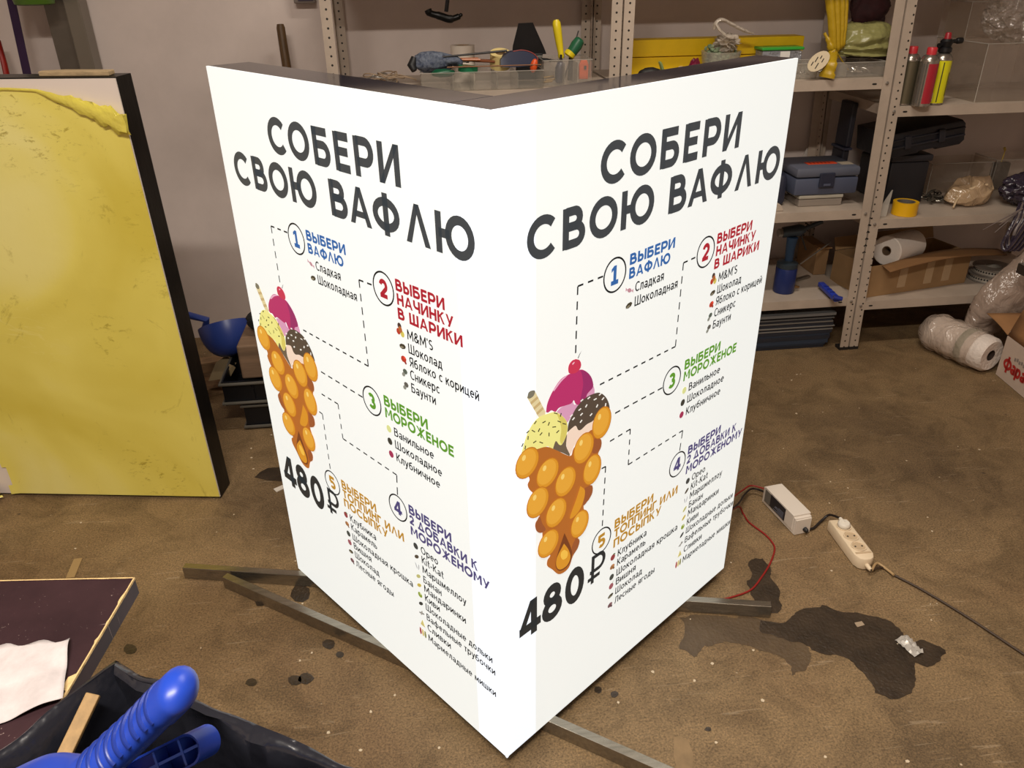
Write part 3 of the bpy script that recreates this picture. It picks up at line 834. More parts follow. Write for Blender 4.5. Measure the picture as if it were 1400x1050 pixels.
    body = z1([(110, 960), (190, 890), (240, 880), (340, 856), (430, 888), (550, 938), (580, 870), (660, 780), (750, 700), (800, 760), (826, 800), (826, 860), (800, 920)]) + \
        z2([(800, 20), (770, 120), (700, 205), (745, 220), (748, 280), (715, 350), (670, 400), (680, 500), (620, 670), (634, 710), (618, 780), (575, 850), (540, 950), (490, 1000), (440, 1012), (390, 972), (345, 940), (345, 890), (370, 840), (300, 800), (300, 640), (268, 640), (238, 600), (240, 550), (275, 490), (280, 350), (190, 262), (168, 210), (185, 160), (150, 90)])
    shape(body, W1)
    shape(z2([(240, 560), (275, 495), (300, 560), (330, 610), (300, 640), (265, 640), (240, 610)]), W2)
    shape(z2([(680, 240), (745, 216), (748, 285), (712, 350), (665, 395)]), W2, step=False)
    shape(z2([(600, 690), (634, 712), (618, 775), (575, 840), (565, 770)]), W2, step=False)
    shape(z1([(770, 770), (826, 790), (826, 860), (790, 910), (745, 900)]), W2, step=False)
    def bubble(c, rx, ry, rot=0):
        lay[0] += .00005
        for k, cc, dx, dy in ((1.06, (196, 118, 36), 0, 0), (1.0, W3, 0, 0), (.86, BB, -.08, .10), (.17, (252, 214, 120), -.3, .5)):
            lay[0] += .00003
            el(mb, c[0] + dx * rx, c[1] + dy * ry, rx * k, ry * k * (1.15 if k < .5 else 1), mi2(cc), rot, lay[0], 22)
    for q, rx, ry in [((833, 640), .0255, .031), ((670, 868), .0265, .030), ((163, 1000), .0265, .0275)]:
        bubble(z1([q])[0], rx, ry)
    for q, rx, ry in [((745, 75), .0245, .031), ((345, 105), .027, .0275), ((505, 182), .0265, .029), ((255, 368), .0265, .029), ((420, 460), .0265, .029), ((350, 735), .0265, .028), ((630, 560), .0245, .029)]:
        bubble(z2([q])[0], rx, ry)
    shape(z2([(635, 220), (675, 260), (660, 360), (610, 460), (540, 510), (600, 330)]), W3)
    shape(z2([(492, 640), (545, 760), (562, 830), (540, 910), (490, 965), (440, 978), (412, 930), (430, 830)]), (124, 66, 34))
    shape(z2([(488, 735), (528, 790), (545, 860), (515, 930), (455, 968), (420, 940), (425, 860)]), W3)
    shape(z2([(490, 790), (520, 810), (515, 855), (480, 880), (458, 850), (465, 810)]), (250, 196, 78))
    put(mb, 'waffle_picture', ms, 'printed bubble waffle with three scoops of ice cream')

def face(name, wdt, right):
    mb = MB()
    sw = 0.083
    a, b = (sw, wdt) if right else (0.0, wdt - sw)
    mb.span((a, 0, -FT), (b, BH, 0), mi=0)
    mb.span((0 if right else wdt - sw, 0, -FT), (sw if right else wdt, BH, 0), mi=1)
    o = mb.build(name, [face_m, strip_m], lb, world=False)
    if right:
        o.rotation_euler = (R(90), 0, 0)
    else:
        o.rotation_euler = (R(90), 0, R(-90))
        o.location = (0, BW_L, 0)
    return o
f_r = face('illuminated_face', BW_R, True)
f_r['label'] = 'right lit face of the menu'
art(f_r)
f_l = face('illuminated_face', BW_L, False)
f_l['label'] = 'left lit face of the menu'
art(f_l, f_r)
tr = mat('white_edge_trim', (225, 222, 214), 0.4)
mb = MB(); mb.span((-0.0012, -0.0012, 0), (0.0035, 0.0035, BH - .001))
mb.build('corner_seam', strip_m, lb, world=False)
# ================================================================== SHELVING
FY, BY = 1.76, 2.26                       # front and back of the racks
def post_material():
    """painted angle iron with a row of round holes down each flange"""
    m = mat('perforated_paint', (188, 172, 156), 0.5, var=0.10, scale=6)
    nt = m.node_tree
    b = nt.nodes['Principled BSDF']
    L = nt.links.new
    src = b.inputs['Base Color'].links[0].from_socket
    tc = nt.nodes.new('ShaderNodeTexCoord')
    sp = nt.nodes.new('ShaderNodeSeparateXYZ')
    L(tc.outputs['Object'], sp.inputs[0])
    def mth(op, a, bb=None):
        n = nt.nodes.new('ShaderNodeMath'); n.operation = op
        for i, x in enumerate((a, bb)):
            if x is None: continue
            if isinstance(x, (int, float)): n.inputs[i].default_value = x
            else: L(x, n.inputs[i])
        return n.outputs[0]
    dz = mth('MULTIPLY', mth('SUBTRACT', mth('FRACT', mth('DIVIDE', sp.outputs[2], 0.0275)), 0.5), 0.0275)
    dz2 = mth('MULTIPLY', dz, dz)
    def d(axis):
        u = mth('SUBTRACT', mth('ABSOLUTE', sp.outputs[axis]), 0.019)
        return mth('SQRT', mth('ADD', mth('MULTIPLY', u, u), dz2))
    hole = mth('LESS_THAN', mth('MINIMUM', d(0), d(1)), 0.0036)
    mx = nt.nodes.new('ShaderNodeMix'); mx.data_type = 'RGBA'
    L(hole, mx.inputs[0]); L(src, mx.inputs[6]); mx.inputs[7].default_value = lin((30, 25, 22))
    L(mx.outputs[2], b.inputs['Base Color'])
    return m
post_m = post_material()
shelf_m = mat('shelf_paint', (190, 174, 158), 0.45, var=0.10, scale=5)
hole_m = mat('hole_dark', (28, 24, 22), 0.8)
bolt_m = mat('zinc_bolt', (170, 165, 158), 0.35, metal=0.8)
foot_m = mat('black_plastic_foot', (30, 26, 24), 0.6)
def rack(x0, x1, levels, label, lean0=0.0, lean1=0.0, top=2.05, gx=0.0):
    """x0/x1 outer faces; lean = x drift per metre of height of the left/right posts"""
    t = thing('shelving_unit', label, 'shelving unit', (x0, FY, 0))
    W, T = 0.036, 0.002
    for (xx, sx, ln) in ((x0, 1, lean0), (x1, -1, lean1)):
        for (yy, sy) in ((FY, 1), (BY, -1)):
            mb = MB()
            prof = [(0, 0), (W * sx, 0), (W * sx, T * sy), (T * sx, T * sy), (T * sx, W * sy), (0, W * sy)]
            mb.loft([[Vector((px + ln * z, py_, z)) for px, py_ in prof] for z in (0.006, top)])
            # the mesh keeps its own axes at the corner so that its holes follow each flange
            o = mb.build('post', post_m, t, world=False)
            o.location = (xx - x0, yy - FY, 0)
            mf = MB(); mf.box((W * .5 * sx, W * .5 * sy, 0.0065), (W + .003, W + .003, 0.013))
            f = mf.build('foot_cap', foot_m, o, world=False)
    for z, lip in levels:
        a0, a1 = x0 + lean0 * z + 0.004, x1 + lean1 * z - 0.004
        mb = MB()
        mb.span((a0, FY + .0025, z - .0018), (a1, BY - .0025, z))
        for yy in (FY + .0025, BY - .0045):
            mb.span((a0, yy, z - lip), (a1, yy + .002, z - .0018))
        for xx in (a0, a1 - .002):
            mb.span((xx, FY + .0045, z - lip), (xx + .002, BY - .0045, z - .0018))
        # oval slots near both ends of the front lip
        for xx in (a0 + .06, a1 - .06):
            mb.prism([(xx + .006 * math.cos(k * PI / 5) + (.003 if math.cos(k * PI / 5) > 0 else -.003), z - lip * .52 + .0032 * math.sin(k * PI / 5)) for k in range(10)], .0009, Matrix(((1, 0, 0, 0), (0, 0, -1, FY + .0028), (0, 1, 0, 0), (0, 0, 0, 1))), mi=1)
        s = mb.build('shelf', [shelf_m, hole_m], t)
        for xx, ln in ((x0, lean0), (x1, lean1)):
            mb = MB()
            bx = xx + ln * z + (.019 if xx == x0 else -.019)
            mb.lathe([(.006, 0), (.006, .003), (.003, .0045)], 10, Tr((bx, FY, z - lip * .45)) @ rotm('X', 90))
            mb.build('bolt', bolt_m, s, smooth=30)
    return t
Z1 = 1.075                                # tool shelf of the two left racks
LEAN = -0.0386
rack(-0.372, 0.606, [(Z1, .036), (0.598, .036), (0.236, .036), (1.52, .036)], 'left steel shelving rack behind the lightbox with hand tools on it')
rack(0.612, 1.645, [(Z1, .036), (0.600, .036), (0.236, .036), (1.52, .036)], 'middle steel shelving rack with a blue grey tool case on it', 0.0, LEAN)
rack(1.652, 2.66, [(0.976, .036), (0.556, .036), (0.213, .036), (1.46, .036)], 'right steel shelving rack holding gas cartridges and clear plastic', LEAN, 0.0)
# ================================================================== LEFT: COVERED PANEL, SCOOP, CRATES
def film_material():
    m = mat('yellow_film', (222, 196, 60), 0.30, bump=0.18, bscale=14, spec=0.5)
    nt = m.node_tree; b = nt.nodes['Principled BSDF']; L = nt.links.new
    tc = nt.nodes.new('ShaderNodeTexCoord')
    def nz(scale, det, rough, dist, sc=(1, 1, 1), off=(0, 0, 0)):
        mp = nt.nodes.new('ShaderNodeMapping'); mp.inputs['Scale'].default_value = sc; mp.inputs['Location'].default_value = off
        L(tc.outputs['Object'], mp.inputs[0])
        n = nt.nodes.new('ShaderNodeTexNoise')
        for k, v in (('Scale', scale), ('Detail', det), ('Roughness', rough), ('Distortion', dist)): n.inputs[k].default_value = v
        L(mp.outputs[0], n.inputs['Vector']); return n.outputs['Fac']
    def ramp(f, *st):
        r = nt.nodes.new('ShaderNodeValToRGB'); el = r.color_ramp.elements
        while len(el) < len(st): el.new(.5)
        for e, (p, c) in zip(el, st): e.position = p; e.color = c
        L(f, r.inputs[0]); return r.outputs[0]
    def mix(kind, a, bb, f=1.0):
        x = nt.nodes.new('ShaderNodeMix'); x.data_type = 'RGBA'; x.blend_type = kind
        if hasattr(f, 'links'): L(f, x.inputs[0])
        else: x.inputs[0].default_value = f
        L(a, x.inputs[6])
        if hasattr(bb, 'links'): L(bb, x.inputs[7])
        else: x.inputs[7].default_value = bb
        return x.outputs[2]
    base = ramp(nz(1.7, 3, .5, .6), (.35, lin((222, 204, 84))), (.52, lin((238, 224, 112))), (.68, lin((244, 234, 150))))
    # dirty smears and finger marks
    sm = ramp(nz(3.4, 8, .74, 1.6, (1.6, 1, 1)), (.30, (.62, .58, .42, 1)), (.40, (1, 1, 1, 1)))
    c = mix('MULTIPLY', base, sm)
    sm2 = ramp(nz(22, 5, .8, .5, (1, 1, 2.2)), (.36, (.55, .5, .3, 1)), (.44, (1, 1, 1, 1)))
    where = ramp(nz(2.3, 2, .5, 0, off=(3, 1, 4)), (.52, (0, 0, 0, 1)), (.62, (1, 1, 1, 1)))
    c = mix('MULTIPLY', c, sm2, where)
    # pale creases
    cr = ramp(nz(2.0, 3, .5, 2.6, (1, 1, 2.2), (1, 2, 0)), (.492, (0, 0, 0, 1)), (.5, (.6, .6, .6, 1)), (.508, (0, 0, 0, 1)))
    wh2 = ramp(nz(1.5, 2, .5, 0, off=(7, 3, 1)), (.48, (0, 0, 0, 1)), (.6, (1, 1, 1, 1)))
    mm = nt.nodes.new('ShaderNodeMath'); mm.operation = 'MULTIPLY'; L(cr, mm.inputs[0]); L(wh2, mm.inputs[1])
    c = mix('MIX', c, lin((244, 232, 150)), mm.outputs[0])
    L(c, b.inputs['Base Color'])
    return m
film_m = film_material()
film_loose = mat('yellow_film_loose', (230, 216, 92), 0.22, bump=0.5, bscale=40, spec=0.6)
panel_white = mat('white_panel_face', (232, 220, 212), 0.3)
PW, PH, PT = 0.80, 1.225, 0.078
pc = Vector((-0.776, 1.039, 0.004))              # its front lower right corner
PA = R(-9.6)
pan = thing('covered_panel', 'tall white panel with black sides under dirty yellow protective film standing on the left', 'panel', pc, PA)
SH = -0.020
def skew(p): return Vector((p[0] + SH * p[2] / PH, p[1], p[2]))
def sbox(mb, a, b, mi=0):
    c = [(x, y, z) for x in (a[0], b[0]) for y in (a[1], b[1]) for z in (a[2], b[2])]
    V = [mb.bm.verts.new(skew(p)) for p in c]
    for f in ((0, 1, 3, 2), (4, 6, 7, 5), (0, 4, 5, 1), (2, 3, 7, 6), (0, 2, 6, 4), (1, 5, 7, 3)):
        mb.bm.faces.new([V[i] for i in f]).material_index = mi
def side_material():
    m = mat('scuffed_black_edge', (14, 13, 13), 0.3, spec=.25, var=0.4, scale=18, c2=(24, 22, 20), bump=0.1, bscale=30, aniso=(1, 1, .5))
    return m
mb = MB(); sbox(mb, (-PW, .004, 0), (0, PT, PH)); mb.build('black_casing', side_material(), pan, world=False)
mb = MB(); sbox(mb, (-PW, 0, .004), (-.001, .004, PH - .003)); mb.build('white_face', panel_white, pan, world=False)
# the film: a sheet over the face whose top edge sags and whose upper right corner is peeled
def top_edge(x):                                  # x from -PW to 0
    pts = [(-.80, PH - .045), (-.42, PH - .032), (-.275, PH - .022), (-.20, PH - .026), (-.10, PH - .055), (0.0, PH - .092)]
    for (a, za), (b, zb) in zip(pts[:-1], pts[1:]):
        if x <= b: return za + (zb - za) * (x - a) / (b - a)
    return pts[-1][1]
def left_edge(z): return -PW
def film_fn(u, v):
    x = -PW + PW * u - .001
    z = .006 + (top_edge(x) - .006) * v
    wv = noise.noise(Vector((x * 5, z * 3.5, 2.0)))
    y = -.0022 - .0018 * abs(wv)
    # lower left corner lifts away
    k = 0
    e_ = max(0, 1 - (x + .69) / .05) * max(0, 1 - z / .2)
    y -= .012 * min(1, e_)
    return skew((x + .06 * k, y, z + .02 * k))
mb = MB(); mb.grid(film_fn, 64, 72, keep=lambda u, v: not (-PW + PW * u < -.672 + .05 * noise.noise(Vector((v * 9, 0, 0))) - .05 * max(0, v - .10) * 9 and v < .19)); fo = mb.build('protective_film', film_m, pan, smooth=60, world=False)
# the peeled strip, rolled and crumpled along the sloping edge
rings = []
N = 46
for i in range(N + 1):
    u = i / N
    x = -.62 + .625 * u
    w_ = .003 + (.026 * max(0, (x + .20) / .20) ** .9 if x > -.20 else 0)
    c = Vector((x, -.006 - w_ * .35, top_edge(min(0, x)) - w_ * .45))
    ring = []
    for k in range(10):
        a = 2 * PI * k / 10
        nn = 1 + (.8 if x > -.17 else .15) * noise.noise(Vector((x * 70, k * 1.9, 3)))
        ring.append(skew((c.x + .008 * noise.noise(Vector((x * 60, k * 3.3, 9))), c.y + .34 * w_ * nn * math.cos(a) , c.z + w_ * nn * math.sin(a))))
    rings.append(ring)
mb = MB(); mb.loft(rings); mb.build('peeled_film_edge', film_loose, pan, smooth=40, world=False)
# loose flap hanging at the lower left
def flap(u, v):
    x = -.80 + (.125 - .035 * v) * u
    z = .010 + .115 * v * (1 - .75 * u)
    y = -.012 - .085 * (1 - v) * (1 - .8 * u) - .016 * noise.noise(Vector((u * 5, v * 6, 1)))
    return skew((x, y, z))
mb = MB(); mb.grid(flap, 14, 18); mb.build('loose_film_flap', film_loose, pan, smooth=60, world=False)

wood_pale = mat('pale_wood', (196, 170, 130), 0.7, var=0.2, scale=8, aniso=(2, 20, 20))
p = pz(122, 100, PH + .02)
mb = MB()
Mx = Tr(Vector((-.90, 1.10, PH + .0045))) @ Matrix.Rotation(PA, 4, 'Z')
mb.prism([(-.085, -.018), (.09, -.022), (.085, .015), (-.04, .024), (-.09, .004)], .011, Mx, bevel=.002)
tag(mb.build('wood_offcut', wood_pale), 'small pale wood offcut lying on top of the yellow covered panel', 'wood')

# ------------------------------------------------------------------ grey steel column, strap, red tool, green tub behind the panel
col_m = mat('grey_steel_column', (104, 96, 86), 0.35, metal=0.3, var=0.15, scale=5)
t = thing('steel_column', 'grey steel channel column against the wall behind the yellow panel', 'column', (-1.345, 2.22, 0))
mb = MB(); mb.span((-.03, .0, 0), (.038, .07, 2.9)); mb.build('rear_channel', col_m, t, world=False)
mb = MB(); mb.span((.041, -.012, 0), (.094, .07, 2.9), bevel=.004); mb.build('front_channel', mat('grey_steel_light', (122, 114, 102), 0.3, metal=0.3), t, world=False)
pur = mat('dark_purple_strap', (44, 14, 58), 0.7)
mb = MB()
a, b = py(11, -60, 2.15), py(45, 112, 2.15)
mb.bar(a + Vector((0, 0, .3)), b - (a - b) * 2.0, .028, .003, up=(0, 1, 0))
tag(mb.build('hanging_strap', pur), 'dark purple strap hanging in front of the wall at the far left', 'strap')
red_m = mat('red_handle', (150, 24, 14), 0.35)
t = thing('red_lever_tool', 'red handled tool leaning on the wall behind the yellow panel', 'tool', py(2, 60, 2.2))
mb = MB(); mb.tube([py(-3, 55, 2.2), py(6, 88, 2.18), py(14, 125, 2.16), py(40, 300, 2.12)], [.012, .014, .014, .012], 10, flat=.7); mb.build('handle', red_m, t, smooth=40)
mb = MB(); mb.tube([py(-20, 90, 2.24), py(-6, 115, 2.22), py(10, 330, 2.16)], [.022, .028, .02], 10); mb.build('dark_head', mat('black_rubber', (26, 24, 23), .6), t, smooth=40)
grn = mat('green_plastic', (70, 104, 22), 0.4)
t = thing('green_tub', 'green plastic tub hanging high on the wall at the upper left', 'tub', py(48, 6, 2.1))
c = py(48, 7, 2.1)
mb = MB(); mb.lathe([(.05, 0), (.062, .004), (.085, .16), (.09, .165), (.086, .165), (.06, .01)], 24, Tr((c.x, c.y, c.z)), caps=False)
mb.lathe([(.0005, 0), (.05, 0)], 24, Tr((c.x, c.y, c.z)), caps=False); mb.build('tub_body', grn, t, smooth=40)
mb = MB(); mb.bar((c.x, c.y + .08, c.z + .14), (c.x, WALL_Y, c.z + .14), .02, .02); mb.build('wall_hook', col_m, t)
# ------------------------------------------------------------------ stick leaning by the wall, small wall box
mb = MB()
a, b = py(383, 33, 2.20), py(392, 92, 2.18)
d = (b - a).normalized()
mb.tube([a, a + d * .012, b, a + d * ((a.z - .0) / -d.z)], [.012, .0155, .0165, .0165], 12)
tag(mb.build('wooden_broom_stick', mat('brown_wood_handle', (104, 76, 44), .55, var=.3, scale=6, aniso=(20, 20, 1)), smooth=40), 'brown wooden stick leaning by the wall left of the racks', 'stick')
t = thing('wall_box', 'small grey box fixed high on the wall left of the racks', 'wall box', py(416, 4, 2.27))
a, b = py(402, 5, 2.25), py(431, 5, 2.25)
mb = MB(); mb.span((a.x, 2.25, a.z), (b.x, WALL_Y, a.z + .09), bevel=.004); mb.build('box_body', mat('grey_wall_box', (120, 108, 100), .5), t)
mb = MB(); mb.span((a.x + .016, 2.247, a.z + .008), (b.x - .006, 2.2505, a.z + .07)); mb.build('dark_cover', mat('purple_cover', (44, 30, 52), .4), t)

# ------------------------------------------------------------------ blue scoop, block, crates on the floor between panel and lightbox
scoop_m = mat('blue_plastic', (46, 66, 138), 0.35)
SY = 1.70
t = thing('scoop_dustpan', 'blue plastic round scoop lying on the timber heap behind the yellow panel', 'dustpan', py(310, 480, SY))
cc = py(309, 452, SY); m_ = mpp(cc)
def scoop(u, v):
    a = PI * (0.02 + .96 * u)
    rr = 36 * m_
    d = v
    x = math.cos(a) * rr * (1 - .12 * d)
    z = rr * .62 - d * rr * 1.75 * math.sin(a) ** .6 + (.18 * rr * math.cos(a))
    y = -.02 + .10 * math.sin(PI * min(1, d)) * .8 - .05 * (1 - d)
    return Vector((cc.x + x, cc.y + y, cc.z + z))
# bowl: tilted half shell
mb = MB()
Ms = Tr(cc) @ rotm('Y', -12) @ rotm('X', -32)
for (ro, sgn) in ((1.0, 1), (.965, -1)):
    mb.grid(lambda u, v, ro=ro: Ms @ Vector((36 * m_ * ro * math.cos(2 * PI * u) * (math.sin(PI / 2 * v) ** .8), 30 * m_ * ro * math.sin(2 * PI * u) * (math.sin(PI / 2 * v) ** .8), 8 * m_ - 44 * m_ * ro * math.cos(PI / 2 * v))), 28, 10)
mb.build('pan', scoop_m, t, smooth=50)
h0 = Ms @ Vector((-34 * m_, 0, 6 * m_))
mb = MB(); mb.tube([h0 + Vector((.012, 0, -.004)), py(282, 437, SY - .01), py(258, 431, SY), py(225, 426, SY + .01)], [.017, .014, .013, .013], 10); mb.build('handle', scoop_m, t, smooth=40)
timber = mat('old_timber', (150, 118, 84), 0.75, var=.3, scale=7, aniso=(2, 14, 14))
def blk(name, cpx, z0, size, rz, m, label, cat, y=None, bevel=.003):
    c = pz(cpx[0], cpx[1], z0)
    mb = MB(); mb.box((c.x, c.y + size[1] / 2, z0 + size[2] / 2), size, rz=rz, bevel=bevel)
    return tag(mb.build(name, m), label, cat)
dk = mat('dark_crate_plastic', (18, 19, 24), 0.4, var=.3, scale=12)
rim = mat('grey_crate_rim', (96, 92, 84), 0.4)
ct = pz(352, 587, 0)
def crate(x, y, z, sx, sy, sz, label, grp):
    t = thing('plastic_crate', label, 'crate', (x, y, z), 0, grp)
    mb = MB()
    T_ = .004
    for a, b in (((-sx / 2, -sy / 2, 0), (sx / 2, sy / 2, T_)), ((-sx / 2, -sy / 2, T_), (sx / 2, -sy / 2 + T_, sz)), ((-sx / 2, sy / 2 - T_, T_), (sx / 2, sy / 2, sz)), ((-sx / 2, -sy / 2 + T_, T_), (-sx / 2 + T_, sy / 2 - T_, sz)), ((sx / 2 - T_, -sy / 2 + T_, T_), (sx / 2, sy / 2 - T_, sz))):
        mb.span(a, b)
    for k in (-.28, 0.02, .32):
        mb.span((sx * k - .004, -sy / 2 - .008, .006), (sx * k + .004, -sy / 2, sz - .02))
    mb.build('tray_body', dk, t, world=False)
    mb = MB()
    for zz in (sz - .006, .012):
        mb.tube([(-sx / 2 - .006, sy / 2, zz), (-sx / 2 - .006, -sy / 2 - .008, zz), (sx / 2 + .006, -sy / 2 - .008, zz), (sx / 2 + .006, sy / 2, zz)], .006, 8)
    mb.build('wire_rim', rim, t, smooth=40, world=False)
crate(ct.x + .165, ct.y + .12, .0, .40, .22, .102, 'black plastic crate on the floor behind the lightbox left edge, below another crate', 'black crates')
crate(ct.x + .140, ct.y + .12, .104, .46, .24, .092, 'black plastic crate stacked on another crate behind the lightbox left edge', 'black crates')
# beige block on the crates
mb = MB()
a = py(330, 500, ct.y + .10)
mb.span((a.x + .018, ct.y + .01, .199), (a.x + .34, ct.y + .22, .199 + .125), bevel=.006)
tag(mb.build('wooden_block', mat('beige_board', (140, 112, 88), .7, var=.2, scale=4, aniso=(1, 10, 10))), 'beige wooden block resting on the upper black crate', 'block')
mb = MB(); mb.blob((a.x + .10, ct.y + .12, .325 + .045), (.055, .05, .042), amp=.25, seed=4)
tag(mb.build('black_cloth', mat('black_cloth', (24, 25, 28), .8), smooth=60), 'black bundle on the beige block behind the lightbox', 'bundle')
# timber offcuts under the scoop
bs = pz(300, 530, .0)
mb = MB()
mb.prism([(-.20, -.03), (-.05, -.06), (.12, -.02), (.1, .06), (-.12, .08)], .035, Tr((bs.x + .0, 1.78, 0)) @ rotm('Z', 8), bevel=.003)
tag(mb.build('timber_offcut', timber), 'flat timber offcut on the floor under the blue scoop', 'timber')
mb = MB()
mb.bar((bs.x - .22, 1.86, .05), (bs.x + .20, 1.90, .085), .06, .045, bevel=.003)
tag(mb.build('timber_offcut', timber), 'timber offcut tilted beside the blue scoop against the wall', 'timber')
mb = MB()
mb.bar(py(306, 521, 1.56), py(318, 500, 1.58), .02, .02, bevel=.002)
tag(mb.build('timber_batten', mat('pale_batten', (150, 130, 96), .7)), 'short pale batten sloping between the scoop and the crates', 'timber')
mb = MB()
c = py(303, 505, 1.66)
mb.prism([(-.055, -.03), (.01, -.035), (.06, .01), (.03, .045), (-.01, .03)], .012, Tr(c) @ rotm('X', 70) @ rotm('Z', 10))
tag(mb.build('cardboard_scrap', mat('card_scrap', (136, 118, 88), .8)), 'pale pointed cardboard scrap below the blue scoop', 'cardboard')

# ------------------------------------------------------------------ brown table top with paper, bin with black bag and blue tools (foreground left)
TZ = 0.75
tb_m = mat('dark_laminate', (58, 38, 42), 0.5, spec=.25, var=.35, scale=9, c2=(44, 28, 32))
def scratches(m, c, scale=3.0, rot=.5):
    nt = m.node_tree; b = nt.nodes['Principled BSDF']; L = nt.links.new
    src = b.inputs['Base Color'].links[0].from_socket
    tc = nt.nodes.new('ShaderNodeTexCoord'); acc = src
    for k, (sc, lo) in enumerate((((1.2, 22, 1), .70), ((18, 1.5, 1), .715), ((60, 60, 1), .74))):
        mp = nt.nodes.new('ShaderNodeMapping'); mp.inputs['Rotation'].default_value = (0, 0, rot + k); mp.inputs['Scale'].default_value = sc
        L(tc.outputs['Object'], mp.inputs[0])
        n = nt.nodes.new('ShaderNodeTexNoise'); n.inputs['Scale'].default_value = scale; n.inputs['Detail'].default_value = 2; n.inputs['Distortion'].default_value = 1.8
        L(mp.outputs[0], n.inputs['Vector'])
        r = nt.nodes.new('ShaderNodeValToRGB'); r.color_ramp.elements[0].position = lo; r.color_ramp.elements[1].position = lo + .02
        r.color_ramp.elements[1].color = (.5, .5, .5, 1)
        L(n.outputs['Fac'], r.inputs[0])
        x = nt.nodes.new('ShaderNodeMix'); x.data_type = 'RGBA'; L(r.outputs[0], x.inputs[0]); L(acc, x.inputs[6]); x.inputs[7].default_value = lin(c); acc = x.outputs[2]
    L(acc, b.inputs['Base Color'])
scratches(tb_m, (190, 168, 160))
chip = mat('chipped_chipboard', (214, 182, 128), 0.85, bump=.6, bscale=120)
c0 = pz(184, 790, TZ)
ex = (pz(0, 794, TZ) - c0); ex = Vector((ex.x, ex.y, 0)).normalized()
ey = (pz(98, 935, TZ) - c0); ey = Vector((ey.x, ey.y, 0)).normalized()
t = thing('work_table', 'dark brown laminate table with chipped pale edges at the lower left', 'table', (c0.x, c0.y, 0))
TL, TW, TT = .95, .345, .026
q = [c0, c0 + ex * TL, c0 + ex * TL + ey * TW, c0 + ey * TW]
mb = MB(); mb.loft([[Vector((p.x, p.y, TZ - TT)) for p in q], [Vector((p.x, p.y, TZ)) for p in q]]); top_o = mb.build('table_top', tb_m, t)
mb = MB()
def chips(A, B, inw, seed, w0, w1):
    n = 70
    prev = None
    for i in range(n + 1):
        u = i / n
        p = A.lerp(B, u)
        k = noise.noise(Vector((u * 14, seed, 0))) + .6 * noise.noise(Vector((u * 50, seed, 4)))
        wd = max(.0012, w0 + w1 * k)
        if seed == 2 and u > .27: wd = max(.0012, wd * .8)
        if seed == 2 and .46 < u < .52: wd += .007
        cur = (p - inw * .0006, p + inw * wd)
        if prev:
            mb.poly([(prev[0].x, prev[0].y, TZ + .0006), (cur[0].x, cur[0].y, TZ + .0006), (cur[1].x, cur[1].y, TZ + .0006), (prev[1].x, prev[1].y, TZ + .0006)])
            mb.poly([(prev[0].x, prev[0].y, TZ + .0006), (prev[0].x, prev[0].y, TZ - .0025), (cur[0].x, cur[0].y, TZ - .0025), (cur[0].x, cur[0].y, TZ + .0006)])
        prev = cur
chips(c0, c0 + ex * TL, ey, 1, .0004, .0024)
chips(c0, c0 + ey * TW, ex, 2, .0008, .0048)
mb.build('chipped_edge', chip, top_o)
for a_, b_ in ((.50, .06), (.88, .06), (.50, .29), (.88, .29)):
    p = c0 + ex * a_ + ey * b_
    mb = MB(); mb.box((p.x, p.y, (TZ - TT) / 2), (.04, .04, TZ - TT - .001)); mb.build('leg', mat('grey_leg', (70, 68, 66), .5, metal=.4), t)
# paper sheet
paper_m = mat('white_paper', (206, 197, 197), .8, var=.10, scale=30, bump=.25, bscale=35)
P00, P10, P11, P01 = pz(-55, 895, TZ), pz(97, 877, TZ), pz(90, 945, TZ), pz(-75, 1020, TZ)
P11 = pz(88, 960, TZ)
def paper(u, v):
    p = P00.lerp(P10, u).lerp(P01.lerp(P11, u), v)
    z = TZ + .0025 + .006 * (noise.noise(Vector((u * 3, v * 3, 5))) + .6) * (1 if v > .05 else .6)
    if v < .02: p = p + Vector((0, .004 * math.sin(u * 19), 0))
    return Vector((p.x, p.y, z))
mb = MB(); mb.grid(paper, 24, 18)
po = mb.build('paper_sheet', paper_m, smooth=60)
sol = po.modifiers.new('thickness', 'SOLIDIFY'); sol.thickness = .0006; sol.offset = 1
tag(po, 'crumpled white paper sheet lying on the brown table at the lower left', 'paper')

# bin with a black bag
BZr = 0.86
bag_m = mat('black_bag_film', (30, 31, 38), 0.22, bump=.9, bscale=12, spec=0.7)
A = pz(160, 909, BZr); B = pz(480, 1052, BZr); Cc = pz(0, 1022, BZr)
d1 = (B - A); d1.z = 0; L1 = d1.length * 1.02; d1.normalize()
d2 = Vector((d1.y, -d1.x, 0))
if d2.dot(Cc - A) < 0: d2 = -d2
dC = (Cc - A); dC.z = 0; dC.normalize()
d2 = (dC * .8 + d2 * .2).normalized()
L2 = .30
t = thing('waste_bin', 'black bag lined bin in the lower left corner holding blue brush handles', 'bin', (A.x + (d1.x * L1 + d2.x * L2) / 2, A.y + (d1.y * L1 + d2.y * L2) / 2, 0))
Qr = [A, A + d1 * L1, A + d1 * L1 + d2 * L2, A + d2 * L2]
cen = sum((Vector((q.x, q.y, 0)) for q in Qr), Vector()) / 4
def ring_at(z, k): return [Vector((cen.x + (q.x - cen.x) * k, cen.y + (q.y - cen.y) * k, z)) for q in Qr]
mb = MB()
mb.loft([ring_at(.003, .78), ring_at(BZr - .02, .985)], caps=False)
mb.poly(ring_at(.003, .78)[::-1]); 
o = mb.build('bin_body', mat('bin_grey_plastic', (46, 44, 46), .5), t)
so = o.modifiers.new('wall', 'SOLIDIFY'); so.thickness = .003; so.offset = -1
